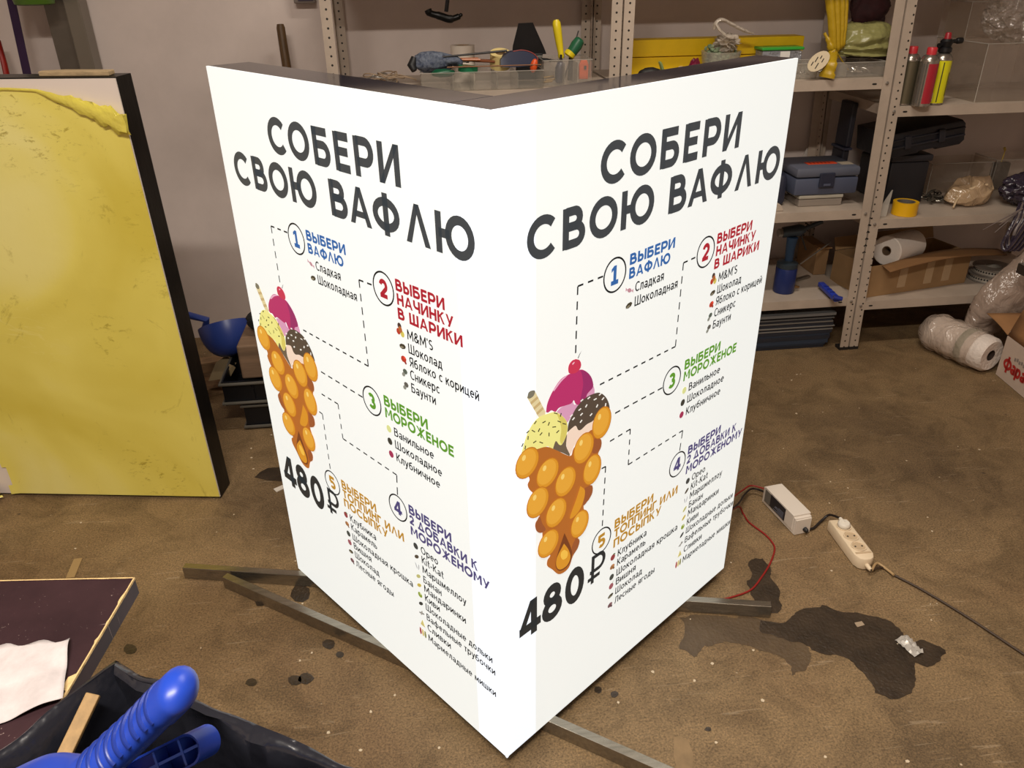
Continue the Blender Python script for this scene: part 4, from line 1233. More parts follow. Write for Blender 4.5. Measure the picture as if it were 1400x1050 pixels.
# the bag: folded over the rim, wrinkled, hanging inside
def per(u, k, z):
    q = ring_at(z, k); s_ = (u % 1.0) * 4; i = int(s_) % 4; f = s_ - int(s_)
    return q[i].lerp(q[(i + 1) % 4], f)
def bag(u, v):
    # v 0 outside below rim .. .35 rim .. 1 deep inside
    if v < .3:
        z = BZr - .075 * (1 - v / .3); k = 1.045 - .02 * (v / .3)
    elif v < .45:
        f = (v - .3) / .15; z = BZr + .006 * math.sin(PI * f); k = 1.025 - .085 * f
    else:
        f = (v - .45) / .55; z = BZr - .74 * f; k = .93 - .20 * f
    p = per(u, k, z)
    n_ = noise.noise_vector(Vector((u * 26, v * 4.5, 1.5)))
    am = .007 if v < .46 else .014
    if v > .28 and v < .46: am = .005
    cr_ = 1 - 2 * abs(noise.noise(Vector((u * 9, v * 26, 7.0))))
    out_ = Vector((p.x - cen.x, p.y - cen.y, 0)).normalized()
    return p + Vector((n_.x * am, n_.y * am, n_.z * am * .5)) - out_ * (.007 * cr_ if v > .4 else .003 * cr_) * (1 if v < .8 else .6)
mb = MB(); mb.grid(bag, 132, 34)
for k in range(0): pass
fl = [per(u / 40, .72, BZr - .75) for u in range(40)]
mb.poly(fl)
mb.build('bin_bag', bag_m, t, smooth=60)

blue = mat('blue_brush_plastic', (30, 64, 172), 0.36, spec=.45)
blue_d = mat('blue_groove_plastic', (20, 46, 130), 0.4)
# chunky handle: from inside the bin up towards the upper right
t = thing('brush_handle', 'chunky ribbed bright blue brush handle sticking out of the black bag', 'brush', pz(110, 1048, .92))
h_tip = pz(243, 944, 1.03); h_mid = pz(180, 1008, .985); h_low = pz(112, 1064, .95); h_in = pz(15, 1085, .88)
path = bez([h_tip + (h_tip - h_mid).normalized() * .012, h_tip.lerp(h_mid, .25), h_mid.lerp(h_low, .1), h_low, pz(60, 1066, .92), h_in], 10)
m_ = mpp(h_tip)
rs = []
for i, p in enumerate(path):
    u = i / (len(path) - 1)
    r_ = 38 * m_
    if i < 5: r_ *= math.sin(PI / 2 * (i + .6) / 5.6) ** .6
    if .2 < u < .58: r_ *= .93
    if u > .6: r_ *= 1.0 + .25 * (u - .6)
    rs.append(r_)
mb = MB(); mb.tube(path, rs, 20, flat=.72)
mb.build('grip', blue, t, smooth=60)
for k in range(9):
    u = .20 + .042 * k
    i = u * (len(path) - 1); j = int(i); p = path[j].lerp(path[j + 1], i - j); d = (path[j + 1] - path[j]).normalized()
    up = Vector((0, 0, 1)); a_ = (up - d * up.dot(d)).normalized(); b_ = d.cross(a_)
    ring = [p + a_ * math.sin(x) * .72 * 36.4 * m_ + b_ * math.cos(x) * 36.0 * m_ for x in [R(8 + 164 * q / 16) for q in range(17)]]
    mb = MB(); mb.tube(ring, .0019, 6); mb.build('grip_ridge', blue_d, t, smooth=60)
# second blue tool: hollow handle seen from below
t = thing('hollow_handle', 'smaller hollow blue plastic handle with inner ribs below the brush handle', 'handle', pz(230, 1045, .93))
e0 = pz(272, 1018, .95); e1 = pz(150, 1078, .90)
ax_ = (e0 - e1); Lh = ax_.length; ax_.normalize()
nrm = (CAM - e0).normalized(); nrm = (nrm - ax_ * nrm.dot(ax_)).normalized()
sd = nrm.cross(ax_)
Mh = Matrix((ax_, sd, nrm)).transposed().to_4x4(); Mh = Tr(e1) @ Mh
hw_ = 22 * mpp(e0)
out = [(0, -hw_), (Lh - hw_, -hw_)] + [(Lh - hw_ + hw_ * math.cos(R(a)), hw_ * math.sin(R(a))) for a in range(-80, 90, 16)] + [(Lh - hw_, hw_), (0, hw_)]
inn = [(x * .985 + .0, y * .86) for x, y in out]
mb = MB()
lo = [Mh @ Vector((x, y, -.022)) for x, y in out]; hi = [Mh @ Vector((x, y, 0)) for x, y in out]; hi2 = [Mh @ Vector((x, y, 0)) for x, y in inn]; lo2 = [Mh @ Vector((x, y, -.016)) for x, y in inn]
mb.loft([lo, hi, hi2, lo2]); mb.build('shell', blue, t, smooth=35)
mb = MB()
mb.bar(Mh @ Vector((.0, 0, -.010)), Mh @ Vector((Lh * .97, 0, -.010)), .0022, .012, up=nrm)
for x in (.50, .78): mb.bar(Mh @ Vector((Lh * x, -hw_ * .84, -.0095)), Mh @ Vector((Lh * x, hw_ * .84, -.0095)), .0022, .012, up=nrm)
mb.build('rib', mat('blue_rib_plastic', (64, 104, 214), .35), t)
mb = MB()
mb.bar(pz(128, 949, .866), pz(72, 1066, .835), .013, .005, up=(0, -.6, .8), bevel=.001)
tag(mb.build('wood_strip', mat('slat_wood', (158, 126, 80), .65, var=.15, scale=5, aniso=(20, 20, 2))), 'thin pale wooden slat standing inside the black bag', 'wood')
# ================================================================== TOOL SHELF (left and middle racks, upper level)
cl_box = clear('clear_acrylic', body=.10)
cl_edge = clear('clear_acrylic_edge', c=(200, 195, 186), body=.45)
cl_wrap = clear('clear_wrap', c=(215, 205, 196), body=.22, rough=.12, bump=.9, bscale=14)
def tray(name, label, p, sx, sy, sz, divs=(), rz=0.0, cat='tray', mt=None, wall=.003, lid=None, z0=0.001):
    """open clear box: floor, four walls, dividers as parts"""
    t = thing(name, label, cat, p, rz)
    mb = MB()
    mb.span((-sx / 2, -sy / 2, z0), (sx / 2, sy / 2, z0 + wall))
    mb.build('bottom', mt or cl_box, t, world=False)
    for a, b in (((-sx / 2, -sy / 2, wall), (sx / 2, -sy / 2 + wall, sz)), ((-sx / 2, sy / 2 - wall, wall), (sx / 2, sy / 2, sz)), ((-sx / 2, -sy / 2 + wall, wall), (-sx / 2 + wall, sy / 2 - wall, sz)), ((sx / 2 - wall, -sy / 2 + wall, wall), (sx / 2, sy / 2 - wall, sz))):
        mb = MB(); mb.span((a[0], a[1], a[2] + z0), (b[0], b[1], b[2] + z0)); mb.build('wall', mt or cl_box, t, world=False)
    for x in divs:
        mb = MB(); mb.span((x - .001, -sy / 2 + wall, wall + z0), (x + .001, sy / 2 - wall, sz * .9)); mb.build('divider', cl_edge, t, world=False)
    mb = MB(); mb.tube([(-sx / 2, -sy / 2, sz + z0), (sx / 2, -sy / 2, sz + z0), (sx / 2, sy / 2, sz + z0), (-sx / 2, sy / 2, sz + z0), (-sx / 2, -sy / 2, sz + z0)], .0016, 6)
    mb.build('rim', cl_edge, t, world=False)
    return t
TYF = 1.80
def on1(u, y, dz=0.0):
    """point on the tool shelf above pixel column u at depth y"""
    q = py(u, 110, y); return Vector((q.x, y, Z1 + dz))
steel = mat('bright_steel', (170, 168, 164), .3, metal=.9)
dsteel = mat('dark_steel', (62, 60, 60), .4, metal=.7)
rubber = mat('black_grip', (22, 22, 24), .5)
navy = mat('navy_cloth', (34, 44, 72), .8, var=.3, scale=30)
orange = mat('orange_plastic', (214, 84, 34), .4)
yellow = mat('yellow_plastic', (222, 200, 30), .35)
greenp = mat('green_tape', (22, 110, 72), .4)
wood_h = mat('tool_wood', (150, 100, 56), .5, var=.25, scale=8)
# long shallow open tray the tools stand in (left rack)
pa, pb = on1(575, 1.86), on1(738, 1.86)
tray('clear_tool_tray', 'long clear tray with dividers on the tool shelf, holding gloves, tapes and a saw', (( pa.x + pb.x) / 2, 1.888, Z1), pb.x - pa.x, .232, .058, divs=[-.10, -.03, .05, .12])
TYT = Z1 + .0052
# glove roll: dark blue patterned work glove
p = on1(591, 1.90)
t = thing('work_glove', 'rolled dark blue patterned work glove at the left of the clear tool tray', 'glove', p)
gl = mat('blue_glove_knit', (44, 54, 78), .85, var=.4, scale=60, c2=(120, 128, 142), bump=.5, bscale=90)
mb = MB(); mb.blob((p.x + .005, p.y, Z1 + .082), (.078, .035, .034), sub=4, amp=.22, freq=1.6, seed=3); mb.build('palm', gl, t, smooth=60)
mb = MB(); mb.tube([(p.x - .058, p.y - .015, Z1 + .10), (p.x - .068, p.y - .022, Z1 + .075), (p.x - .060, p.y - .03, Z1 + .058)], [.010, .016, .010], 10); mb.build('cuff', rubber, t, smooth=60)
for k in range(3):
    mb = MB(); mb.tube(bez([(p.x + .05, p.y - .02 + .02 * k, Z1 + .085), (p.x + .085, p.y - .02 + .02 * k, Z1 + .088 - .006 * k), (p.x + .105, p.y - .015 + .02 * k, Z1 + .072)], 4), [.013] * 5 + [.012] * 3 + [.006], 8); mb.build('finger', gl, t, smooth=60)
# white tape roll and small cream roll at the back
def tape(name, label, c, r, h, m, core, ri=.6, cat='tape', tilt=None):
    t = thing(name, label, cat, c)
    M = Tr(c) @ (tilt if tilt is not None else Matrix.Identity(4))
    mb = MB(); mb.lathe([(r * ri, 0), (r, 0), (r, h), (r * ri, h), (r * ri, 0)], 32, M, caps=False); mb.build('tape_roll', m, t, smooth=40)
    mb = MB(); mb.lathe([(r * ri * .88, .0005), (r * ri * .995, .0005), (r * ri * .995, h - .0005), (r * ri * .88, h - .0005), (r * ri * .88, .0005)], 28, M, caps=False); mb.build('core', core, t, smooth=40)
    return t
wt = mat('white_tape', (226, 214, 200), .35)
card = mat('tape_card_core', (150, 120, 84), .8)
tape('tape_roll', 'white tape roll standing behind the blue glove on the tool shelf', on1(634, 2.02, .0015), .043, .122, wt, card, .55)
c = on1(684, 1.93, .058)
t = tape('tape_roll', 'cream masking tape roll lying tilted beside the dark blue pouch', c, .036, .05, mat('cream_tape', (228, 206, 140), .45), card, .5, tilt=rotm('X', 20))
c = on1(640, 1.87, .050)
tape('tape_roll', 'green tape roll lying in the front of the clear tool tray', c, .034, .020, greenp, card, .62, tilt=rotm('Y', 6))
p = on1(606, 1.84, .052)
mb = MB(); mb.blob(p, (.042, .022, .014), sub=3, amp=.15, seed=8)
tag(mb.build('tape_wad', mat('dark_green_plastic', (18, 84, 56), .35), smooth=60), 'dark green wad of tape in front of the blue glove', 'tape')
# long thin rod lying across
mb = MB(); mb.tube([on1(601, 1.88, .098), on1(694, 1.85, .116)], [.003, .004], 8)
tag(mb.build('metal_rod', dsteel, smooth=40), 'thin dark metal rod lying across the tool tray', 'rod')
mb = MB(); mb.tube([on1(612, 1.835, .070), on1(740, 1.835, .070)], .0022, 8)
tag(mb.build('metal_rod', mat('copper_rod', (120, 84, 60), .4, metal=.6), smooth=40), 'long level copper coloured rod along the front of the tool tray', 'rod')
# wooden/orange handled pliers
def pliers(u, y, dz, rz, m, label, s=1.0):
    p = on1(u, y, dz)
    t = thing('pliers', label, 'pliers', p, rz)
    for sg in (-1, 1):
        mb = MB(); mb.tube(bez([(0, 0, 0), (.03 * s, .010 * sg * s, .002), (.10 * s, .016 * sg * s, 0)], 5), [.004 * s] * 4 + [.0062 * s] * 7, 8, flat=.7); mb.build('handle', m, t, smooth=40, world=False)
        mb = MB(); mb.tube([(0, 0, 0), (-.02 * s, .004 * sg * s, 0), (-.048 * s, .001 * sg * s, 0)], [.007 * s, .006 * s, .002 * s], 8, flat=.7); mb.build('jaw', steel, t, smooth=40, world=False)
    mb = MB(); mb.lathe([(.006 * s, -.005), (.006 * s, .005)], 12, Tr((0, 0, 0))); mb.build('pivot', dsteel, t, world=False)
    return t
pliers(618, 1.90, .085, R(8), mat('amber_handle', (176, 92, 24), .35), 'amber handled pliers on top of the tool tray beside the white roll')
pliers(640, 1.93, .078, R(-14), mat('brown_handle', (120, 62, 26), .4), 'brown handled pliers lying left of the cream roll')
# hand saw: blade standing up behind, its handle hidden in the blue pouch
p0 = on1(725, 1.98, 0.0)
t = thing('hand_saw', 'hand saw standing upright with its broad dark blade above the blue pouch', 'saw', (p0.x, 1.98, Z1 + .005))
mm = mpp(p0)
def sx(u): return py(u, 60, 1.98).x
mb = MB(); M = Matrix(((1, 0, 0, 0), (0, 0, -1, 1.98), (0, 1, 0, 0), (0, 0, 0, 1)))
zt = py(720, 31, 1.98).z; zb = Z1 + .09
mb.prism([(sx(700), zb), (sx(747), zb), (sx(744), zb + .02), (sx(728.5), zt), (sx(709), zt - .001), (sx(701), zb + .03)], .0025, M); mb.build('blade', mat('dark_saw_blade', (40, 37, 38), .45, metal=.4, var=.2, scale=12), t)
mb = MB(); mb.prism([(sx(704), zb + .004), (sx(742), zb + .004), (sx(738), Z1 + .006), (sx(706), Z1 + .006)], .016, M @ Tr((0, 0, -.007)), bevel=.004); mb.build('handle', rubber, t)
# navy pouch/hand grip with orange trim in front of the saw
p = on1(712, 1.88, .0)
t = thing('tool_grip', 'dark blue chunky tool grip with an orange end lying on the tray rim', 'tool', (p.x, p.y, Z1 + .06))
mb = MB(); mb.loft([[Vector((on1(u, 1.88).x, 1.88 + a, Z1 + b)) for a, b in ((-.028, lo), (.03, lo), (.026, hi), (-.02, hi))] for u, lo, hi in ((684, .066, .086), (688, .064, .098), (696, .062, .110), (714, .064, .114), (727, .066, .104), (734, .066, .088))])
mb.build('grip', mat('navy_grip', (26, 34, 64), .45), t, smooth=50)
mb = MB(); mb.tube(bez([on1(702, 1.860, .1125), on1(715, 1.860, .1155), on1(728, 1.86, .1055), on1(735, 1.858, .088), on1(733, 1.852, .074)], 5), .0016, 8); mb.build('red_trim', mat('coral_trim', (150, 62, 58), .4), t, smooth=40)
c = on1(730, 1.845, .066)
mb = MB(); mb.blob(c, (.013, .012, .023), M=rotm('Y', 12).to_3x3(), sub=3, amp=.03); mb.build('orange_button', orange, t, smooth=60)
# pincers with round eyes
pliers(752, 1.92, .074, R(130), rubber, 'black handled pliers standing between the saw and the yellow screwdriver', .8)
# deeper clear box at the right with screwdrivers
pa, pb = on1(741, 1.84), on1(806, 1.84)
BX = (pa.x + pb.x) / 2
tray('clear_tool_box', 'deeper clear box with screwdrivers at the right end of the tool shelf', (BX, 1.885, Z1), pb.x - pa.x, .16, .084, divs=[-.01, .035])
def screwdriver(label, tip, top, shank, hl, hr, m, m2=None):
    tip, top = Vector(tip), Vector(top); d = (top - tip).normalized(); L = (top - tip).length
    t = thing('screwdriver', label, 'screwdriver', tip)
    M = Tr(tip) @ d.to_track_quat('Z', 'Y').to_matrix().to_4x4()
    mb = MB(); mb.lathe([(.0008, 0), (shank, .004), (shank, L - hl)], 10, M); mb.build('shank', dsteel, t, smooth=40)
    mb = MB(); mb.lathe([(hr * .62, L - hl), (hr * .75, L - hl * .95), (hr * .68, L - hl * .85), (hr * .85, L - hl * .6), (hr, L - hl * .25), (hr * .95, L - hl * .08), (hr * .6, L), (.0005, L + .001)], 14, M, caps=False); mb.build('handle', m, t, smooth=40)
    return t
screwdriver('long screwdriver with a bright yellow handle standing in the clear box', on1(772, 1.885, .012), py(760, 27, 1.90), .0028, .125, .015, yellow)
mb = MB(); mb.tube([on1(771, 1.90, .010), py(791, 42, 1.92)], [.0028, .0022], 8)
tag(mb.build('metal_spike', dsteel, smooth=40), 'thin dark metal spike leaning right beside the yellow screwdriver', 'spike')
t = thing('cutter_tool', 'green and yellow handled tool head in the clear box right of the yellow screwdriver', 'tool', on1(785, 1.875, .07))
c = on1(787, 1.885, .124)
mb = MB(); mb.lathe([(.009, -.035), (.018, -.03), (.021, 0), (.018, .02), (.010, .026)], 16, Tr(c) @ rotm('Y', 35)); mb.build('green_grip', mat('green_grip', (30, 92, 62), .4), t, smooth=40)
mb = MB(); mb.lathe([(.013, -.04), (.0195, -.036), (.0195, -.024), (.013, -.02)], 16, Tr(c + Vector((-.006, -.004, -.002))) @ rotm('Y', 35)); mb.build('yellow_collar', yellow, t, smooth=40)
mb = MB(); mb.tube([on1(780, 1.885, .100), on1(779, 1.885, .010)], [.007, .009], 10); mb.build('black_stem', rubber, t, smooth=40)
t = thing('navy_handle_tool', 'tool with dark navy handle upright in the clear box beneath the yellow screwdriver', 'tool', on1(765, 1.865, .01))
mb = MB(); mb.lathe([(.012, .006), (.015, .02), (.017, .055), (.011, .072), (.006, .076)], 14, Tr(on1(764, 1.862, 0)) @ rotm('Y', 4)); mb.build('handle', mat('navy_handle', (20, 26, 58), .35), t, smooth=40)
mb = MB(); mb.lathe([(.005, .076), (.004, .098)], 10, Tr(on1(764, 1.862, 0)) @ rotm('Y', 4)); mb.build('neck', dsteel, t, smooth=40)
c = on1(798, 1.84, .006)
t = thing('orange_cutter', 'small orange cutter with a rounded top in the right corner of the clear box', 'cutter', c)
mb = MB(); mb.prism([(-.016, 0), (.016, 0), (.017, .045), (.010, .062), (-.010, .062), (-.017, .045)], .016, Tr(c + Vector((0, .016, .012))) @ rotm('X', 90), bevel=.003); mb.build('body', orange, t)
mb = MB(); mb.box((c.x + .004, c.y - .001, c.z + .05), (.008, .003, .012)); mb.build('slot', rubber, t)
for i, (u, y) in enumerate(((748, 1.85), (754, 1.86), (750, 1.88))):
    mb = MB(); q = on1(u, y, .010 + .006 * i); mb.tube([q + Vector((-.02, 0, 0)), q + Vector((.02, .008, .003))], .004, 8)
    tag(mb.build('drill_bit', mat('brass_bit', (168, 140, 96), .35, metal=.7), smooth=40), ['loose drill bit at the bottom front of the clear box', 'loose drill bit in the middle of the clear box bottom', 'loose drill bit at the back of the clear box bottom'][i], 'drill bit')
# coil of thin wires at the far left of the tool shelf
t = thing('wire_coil', 'tangled coil of pale brown wires at the left end of the tool shelf', 'wire coil', on1(528, 1.86))
for k in range(9):
    c = on1(528 + rng.uniform(-14, 16), 1.88 + rng.uniform(-.03, .05), .012 + .004 * k)
    pts = []
    rx, ry = .05 + rng.uniform(-.02, .02), .04 + rng.uniform(-.015, .02)
    for a in range(0, 370, 20):
        pts.append((c.x + rx * math.cos(R(a)), c.y + ry * math.sin(R(a)), c.z + .008 * math.sin(R(a * 2 + k * 50)) + .006))
    mb = MB(); mb.tube(pts, .0022, 6); mb.build('wire_loop', mat('tan_wire', (150, 128, 104), .45) if k % 3 else steel, t, smooth=60)
mb = MB(); mb.tube(bez([on1(486, 1.84, .026), on1(510, 1.85, .036), on1(545, 1.87, .044)], 6), .0022, 6); mb.build('loose_end', mat('tan_wire', (150, 128, 104), .45), t, smooth=60)
# hammer hanging from the shelf above
t = thing('claw_hammer', 'dark claw hammer hanging head down from the shelf above the tools', 'hammer', py(608, -60, 1.9))
hy = 1.90
mb = MB(); mb.tube([py(612, -75, hy), py(613, -10, hy), py(610, 16, hy)], [.012, .010, .010], 10, flat=.7); mb.build('handle', rubber, t, smooth=40)
mb = MB(); mb.tube(bez([py(585, 13, hy), py(588, 18, hy), py(602, 22, hy), py(615, 26, hy), py(626, 23, hy), py(632, 19, hy)], 5), [.013] * 5 + [.011] * 4 + [.013] * 8 + [.010] * 5 + [.006] * 3 + [.003], 10, flat=1.0)
mb.build('head', mat('black_steel', (18, 17, 17), .4, metal=.4), t, smooth=40)
# ---------------------------------------------------------------- middle rack, upper level
# long yellow box profile at the back
a, b = py(866, 95, 2.02), py(1100, 48, 2.02)
zt = py(980, 52, 2.02).z
yb = mat('yellow_box_paint', (248, 206, 26), .4, var=.06, scale=6)
t = thing('yellow_case', 'long bright yellow case lying behind the clear tub on the middle rack', 'case', (0.5 * (a.x + b.x), 2.02, Z1 + .001))
mb = MB(); mb.span((a.x - .03, 2.022, Z1 + .001), (b.x - .09, 2.10, Z1 + .064), bevel=.002); mb.build('lower_tray', yb, t)
mb = MB(); mb.span((a.x - .03, 2.016, Z1 + .067), (b.x, 2.104, zt), bevel=.003); mb.build('upper_lid', yb, t)
# clear deli tub with green scrap and a bag on it
p = pz(985, 82, Z1); 
cy = 1.93; c = py(985, 80, cy); z0 = Z1 + .001; m_ = mpp(c)
t = thing('clear_tub', 'clear round tub full of green scraps with a bag on top', 'tub', (c.x, cy, z0))
mb = MB(); mb.lathe([(.0005, .002), (20 * m_, .002), (21 * m_, .006), (26 * m_, 33 * m_), (27 * m_, 33 * m_), (22 * m_, .004), (.0005, .0005)], 28, Tr((c.x, cy, z0)), caps=False); mb.build('tub_wall', clear('cloudy_tub', c=(190, 190, 176), body=.35), t, smooth=40)
gsc = mat('green_scraps', (96, 122, 88), .7, var=.4, scale=25, c2=(150, 158, 130))
mb = MB()
r5 = random.Random(5)
for i in range(90):
    an, rr, hh = r5.uniform(0, 2 * PI), r5.uniform(0, 1) ** .5, r5.uniform(0, 1)
    q = Vector((c.x + math.cos(an) * rr * (18 + 4 * hh) * m_, cy + math.sin(an) * rr * (18 + 4 * hh) * m_, z0 + (4 + 28 * hh) * m_))
    if i > 62: q = Vector((c.x - 9 * m_ + math.cos(an) * rr * 13 * m_, cy + math.sin(an) * rr * 13 * m_, z0 + (30 + 13 * hh * (1 - .5 * rr)) * m_))
    mb.blob(q, (.010, .008, .006), M=rotm('XYZ'[i % 3], r5.uniform(0, 180)).to_3x3(), sub=1, amp=.3, seed=i)
tag(mb.build('scraps', gsc, t), kind='stuff')
bagm = clear('cloudy_bag', c=(204, 192, 178), body=.60, bump=.6, bscale=30)
t2 = thing('plastic_bag', 'knotted pale plastic bag crumpled over the rim of the clear round tub', 'bag', (c.x, cy, z0 + 34 * m_))
def crump(cx_, cz_, rx, ry, rz, sd, m, nm):
    mb = MB()
    rr_ = bmesh.ops.create_icosphere(mb.bm, subdivisions=5, radius=1.0)
    for v in rr_['verts']:
        d_ = v.co.copy()
        k_ = 1 - abs(noise.noise(d_ * 1.9 + Vector((sd, 0, 0)))) * 1.1 - .35 * abs(noise.noise(d_ * 4.5 + Vector((0, sd, 0))))
        v.co = Vector((cx_ + d_.x * rx * k_, cy - .01 + d_.y * ry * k_, cz_ + d_.z * rz * k_))
    mb.build(nm, m, t2, smooth=50)
crump(c.x + 5 * m_, z0 + 43 * m_, 21 * m_, 18 * m_, 14 * m_, 4.0, bagm, 'bag_body')
mb = MB(); mb.tube(bez([py(976, 40, cy - .04), py(980, 30, cy - .045), py(988, 27, cy - .045), py(1000, 33, cy - .04), py(1016, 41, cy - .03), py(1030, 46, cy - .01)], 5), [.009, .011, .013, .013, .012] + [.011] * 17 + [.009, .008, .006, .005], 10, flat=.55); mb.build('knot_tail', bagm, t2, smooth=60)
mb = MB(); mb.tube(bez([py(979, 33, cy - .05), py(985, 42, cy - .06), py(996, 50, cy - .055), py(1008, 50, cy - .045)], 5), [.008] * 10 + [.010] * 6, 10, flat=.55); mb.build('knot_tail', bagm, t2, smooth=60)
# small bits beside it
c = py(950, 80, 1.90)
mb = MB(); mb.blob((c.x, 1.90, Z1 + .036), (.022, .02, .034), sub=3, amp=.25, freq=2.2, seed=5)
tag(mb.build('crumpled_wrapper', mat('magenta_foil', (120, 24, 56), .25, var=.4, scale=30), smooth=30), 'crumpled dark red foil wrapper left of the clear round tub', 'wrapper')
c = py(932, 88, 1.90)
mb = MB(); mb.blob((c.x, 1.90, Z1 + .022), (.030, .022, .021), sub=3, amp=.3, freq=2.4, seed=7)
tag(mb.build('crumpled_wrapper', mat('cream_foil', (214, 186, 130), .3, var=.3, scale=30), smooth=30), 'crumpled cream wrapper beside the dark red foil on the middle rack', 'wrapper')
c = py(905, 92, 1.90)
mb = MB(); mb.tube(bez([(c.x + .012, 1.90, Z1 + .008), (c.x - .004, 1.90, Z1 + .05), (c.x - .012, 1.9, Z1 + .062)], 5), [.009, .013, .013, .013, .012, .012, .011, .011, .009, .008, .006], 10, flat=.5)
tag(mb.build('glass_vial', mat('green_vial', (132, 150, 96), .2), smooth=40), 'pale green vial standing in front of the yellow case', 'vial')
c = py(885, 97, 1.90)
mb = MB(); mb.blob((c.x + .01, 1.90, Z1 + .026), (.042, .025, .017), sub=3, amp=.15, seed=11)
tag(mb.build('black_wad', mat('black_wad', (22, 20, 18), .6), smooth=60), 'black wad in front of the yellow case next to the rack post', 'wad')
# green lidded box
a, b = py(1046, 80, 1.90), py(1104, 80, 1.90)
zl = py(1075, 70, 1.90).z
t = thing('lidded_box', 'small clear box with a green lid on the middle rack behind the lightbox corner', 'box', ((a.x + b.x) / 2, 1.95, Z1 + .001))
mb = MB(); mb.span((a.x + .004, 1.937, Z1 + .001), (b.x - .006, 2.005, zl - .002), bevel=.003); mb.build('box_body', clear('clear_box_full', c=(170, 172, 180), body=.6, bump=.8, bscale=60), t)
mb = MB(); mb.span((a.x, 1.934, zl), (b.x, 2.012, zl + .010), bevel=.003); mb.build('lid', mat('green_lid', (56, 156, 58), .35), t)
mb = MB(); c = py(1073, 76, 1.936); mb.span((c.x - .018, 1.9345, zl - .030), (c.x + .018, 1.9368, zl - .004)); mb.build('white_sticker', mat('white_sticker', (225, 222, 216), .6), t)
# long clear tray on the shelf edge
a, b = py(1085, 120, 1.80), py(1208, 118, 1.80)
tray('clear_parts_tray', 'low clear tray of small hardware on the front edge of the middle rack', ((a.x + b.x) / 2, 1.865, Z1), b.x - a.x, .13, .05, divs=[-.09, .02])
hw = mat('shiny_hardware', (206, 204, 200), .22, metal=.9)
for k, (dx_, n_, cl_, lab) in enumerate(((-.128, 26, .022, 'left heap of tiny steel screws in the clear parts tray'), (-.034, 40, .036, 'middle heap of pale screws in the clear parts tray'), (.085, 40, .036, 'round heap of shiny rings at the right of the clear parts tray'))):
    mb = MB(); cx0 = (a.x + b.x) / 2 + dx_
    for i in range(n_):
        q = Vector((cx0 + max(-cl_, min(cl_, rng.gauss(0, .018))), 1.865 + rng.uniform(-.035, .035), Z1 + .013 + min(.03, abs(rng.gauss(0, .010 if k == 2 else .004)))))
        d = Vector((rng.uniform(-1, 1), rng.uniform(-1, 1), rng.uniform(-.4, .4))).normalized() * .009
        mb.tube([q - d, q + d], .0018, 5)
    tag(mb.build('steel_screws', hw), lab, 'screws', kind='stuff')
# yellow green bag with a knotted neck hanging over the tray, card tag
by = mat('yellow_bag_film', (176, 144, 24), .35, bump=.5, bscale=22, spec=.45)
def fold_material():
    m = mat('olive_bag_film', (138, 134, 84), .32, spec=.5)
    return m
bg_ = fold_material()
cy = 1.93
c = py(1178, 68, cy); m_ = mpp(c)
kn = py(1139, 70, cy - .06)                      # the knot where the neck is gathered
t = thing('knotted_bag', 'yellow green knotted plastic bag standing at the right end of the middle rack', 'bag', (c.x, cy, Z1 + .054))
mb = MB()
rr_ = bmesh.ops.create_icosphere(mb.bm, subdivisions=6, radius=1.0)
for v in rr_['verts']:
    d_ = v.co.copy()
    q = Vector((c.x + d_.x * 46 * m_ * (1 + .12 * noise.noise(d_ * 1.5)), cy + d_.y * 32 * m_, c.z + d_.z * 37 * m_ * (1 + .10 * noise.noise(d_ * 1.7 + Vector((5, 0, 0))))))
    rel = q - kn; th = math.atan2(rel.z, rel.x); rd = math.hypot(rel.x, rel.z)
    q += Vector((d_.x, d_.y, d_.z)) * (.0065 * math.sin(th * 19 + 5 * noise.noise(Vector((rd * 9, th * 2, 2)))) * min(1, rd * 14) + .010 * noise.noise(d_ * 3.5) - .004 * abs(noise.noise(d_ * 9)))
    q.z = max(q.z, Z1 + .064)
    v.co = q
mb.build('bag_body', [bg_], t, smooth=50)
for (u0, v0, u1, v1, r0, r1) in ((1139, 64, 1133, -10, 5, 6), (1144, 64, 1141, -10, 5, 6), (1149, 60, 1149, -10, 4, 6), (1136, 66, 1127, 45, 5, 2), (1152, 58, 1155, -8, 4, 5)):
    mb = MB(); mb.tube(bez([py(u0, v0 + 6, cy - .055), py(u0, v0, cy - .06), py((u0 + u1) / 2 + 1, (v0 + v1) / 2, cy - .055), py(u1, v1, cy - .045)], 5), [r0 * m_ * .7] * 4 + [r0 * m_] * 4 + [(r0 + r1) / 2 * m_] * 4 + [r1 * m_] * 4, 10, flat=.6); mb.build('gathered_neck', by, t, smooth=60)
mb = MB(); mb.tube(bez([py(1139, 71, 1.855), py(1137, 84, 1.77), py(1133, 96, 1.764), py(1130, 106, 1.764)], 5), [6 * m_] * 6 + [8 * m_] * 6 + [10 * m_] * 4, 12, flat=.35); mb.build('hanging_tail', by, t, smooth=60)
for k in range(7):
    d = (-.7, .3, .7, -.4, 1, 1.2, .1)[k]
    mb = MB(); mb.tube([py(1141, 68, cy - .085), py(1141 + 16 * d, 76 + 4 * k * (.3 if d < 0 else 1), cy - .09)], [.0055, .002], 6, flat=.6); mb.build('neck_fold', by, t, smooth=60)
t = thing('card_tag', 'pale oval card tag with dark handwriting lying against the yellow bag tail', 'tag', py(1122, 85, 1.77))
Mt = Tr(py(1119, 84, 1.765)) @ rotm('X', 62) @ rotm('Z', 36) @ Matrix.Scale(1.35, 4)
mb = MB(); mb.prism([(.036 * math.cos(k * PI / 9), .020 * math.sin(k * PI / 9)) for k in range(18)], .0012, Mt); mb.build('card', mat('tag_card', (206, 190, 160), .7), t)
mb = MB()
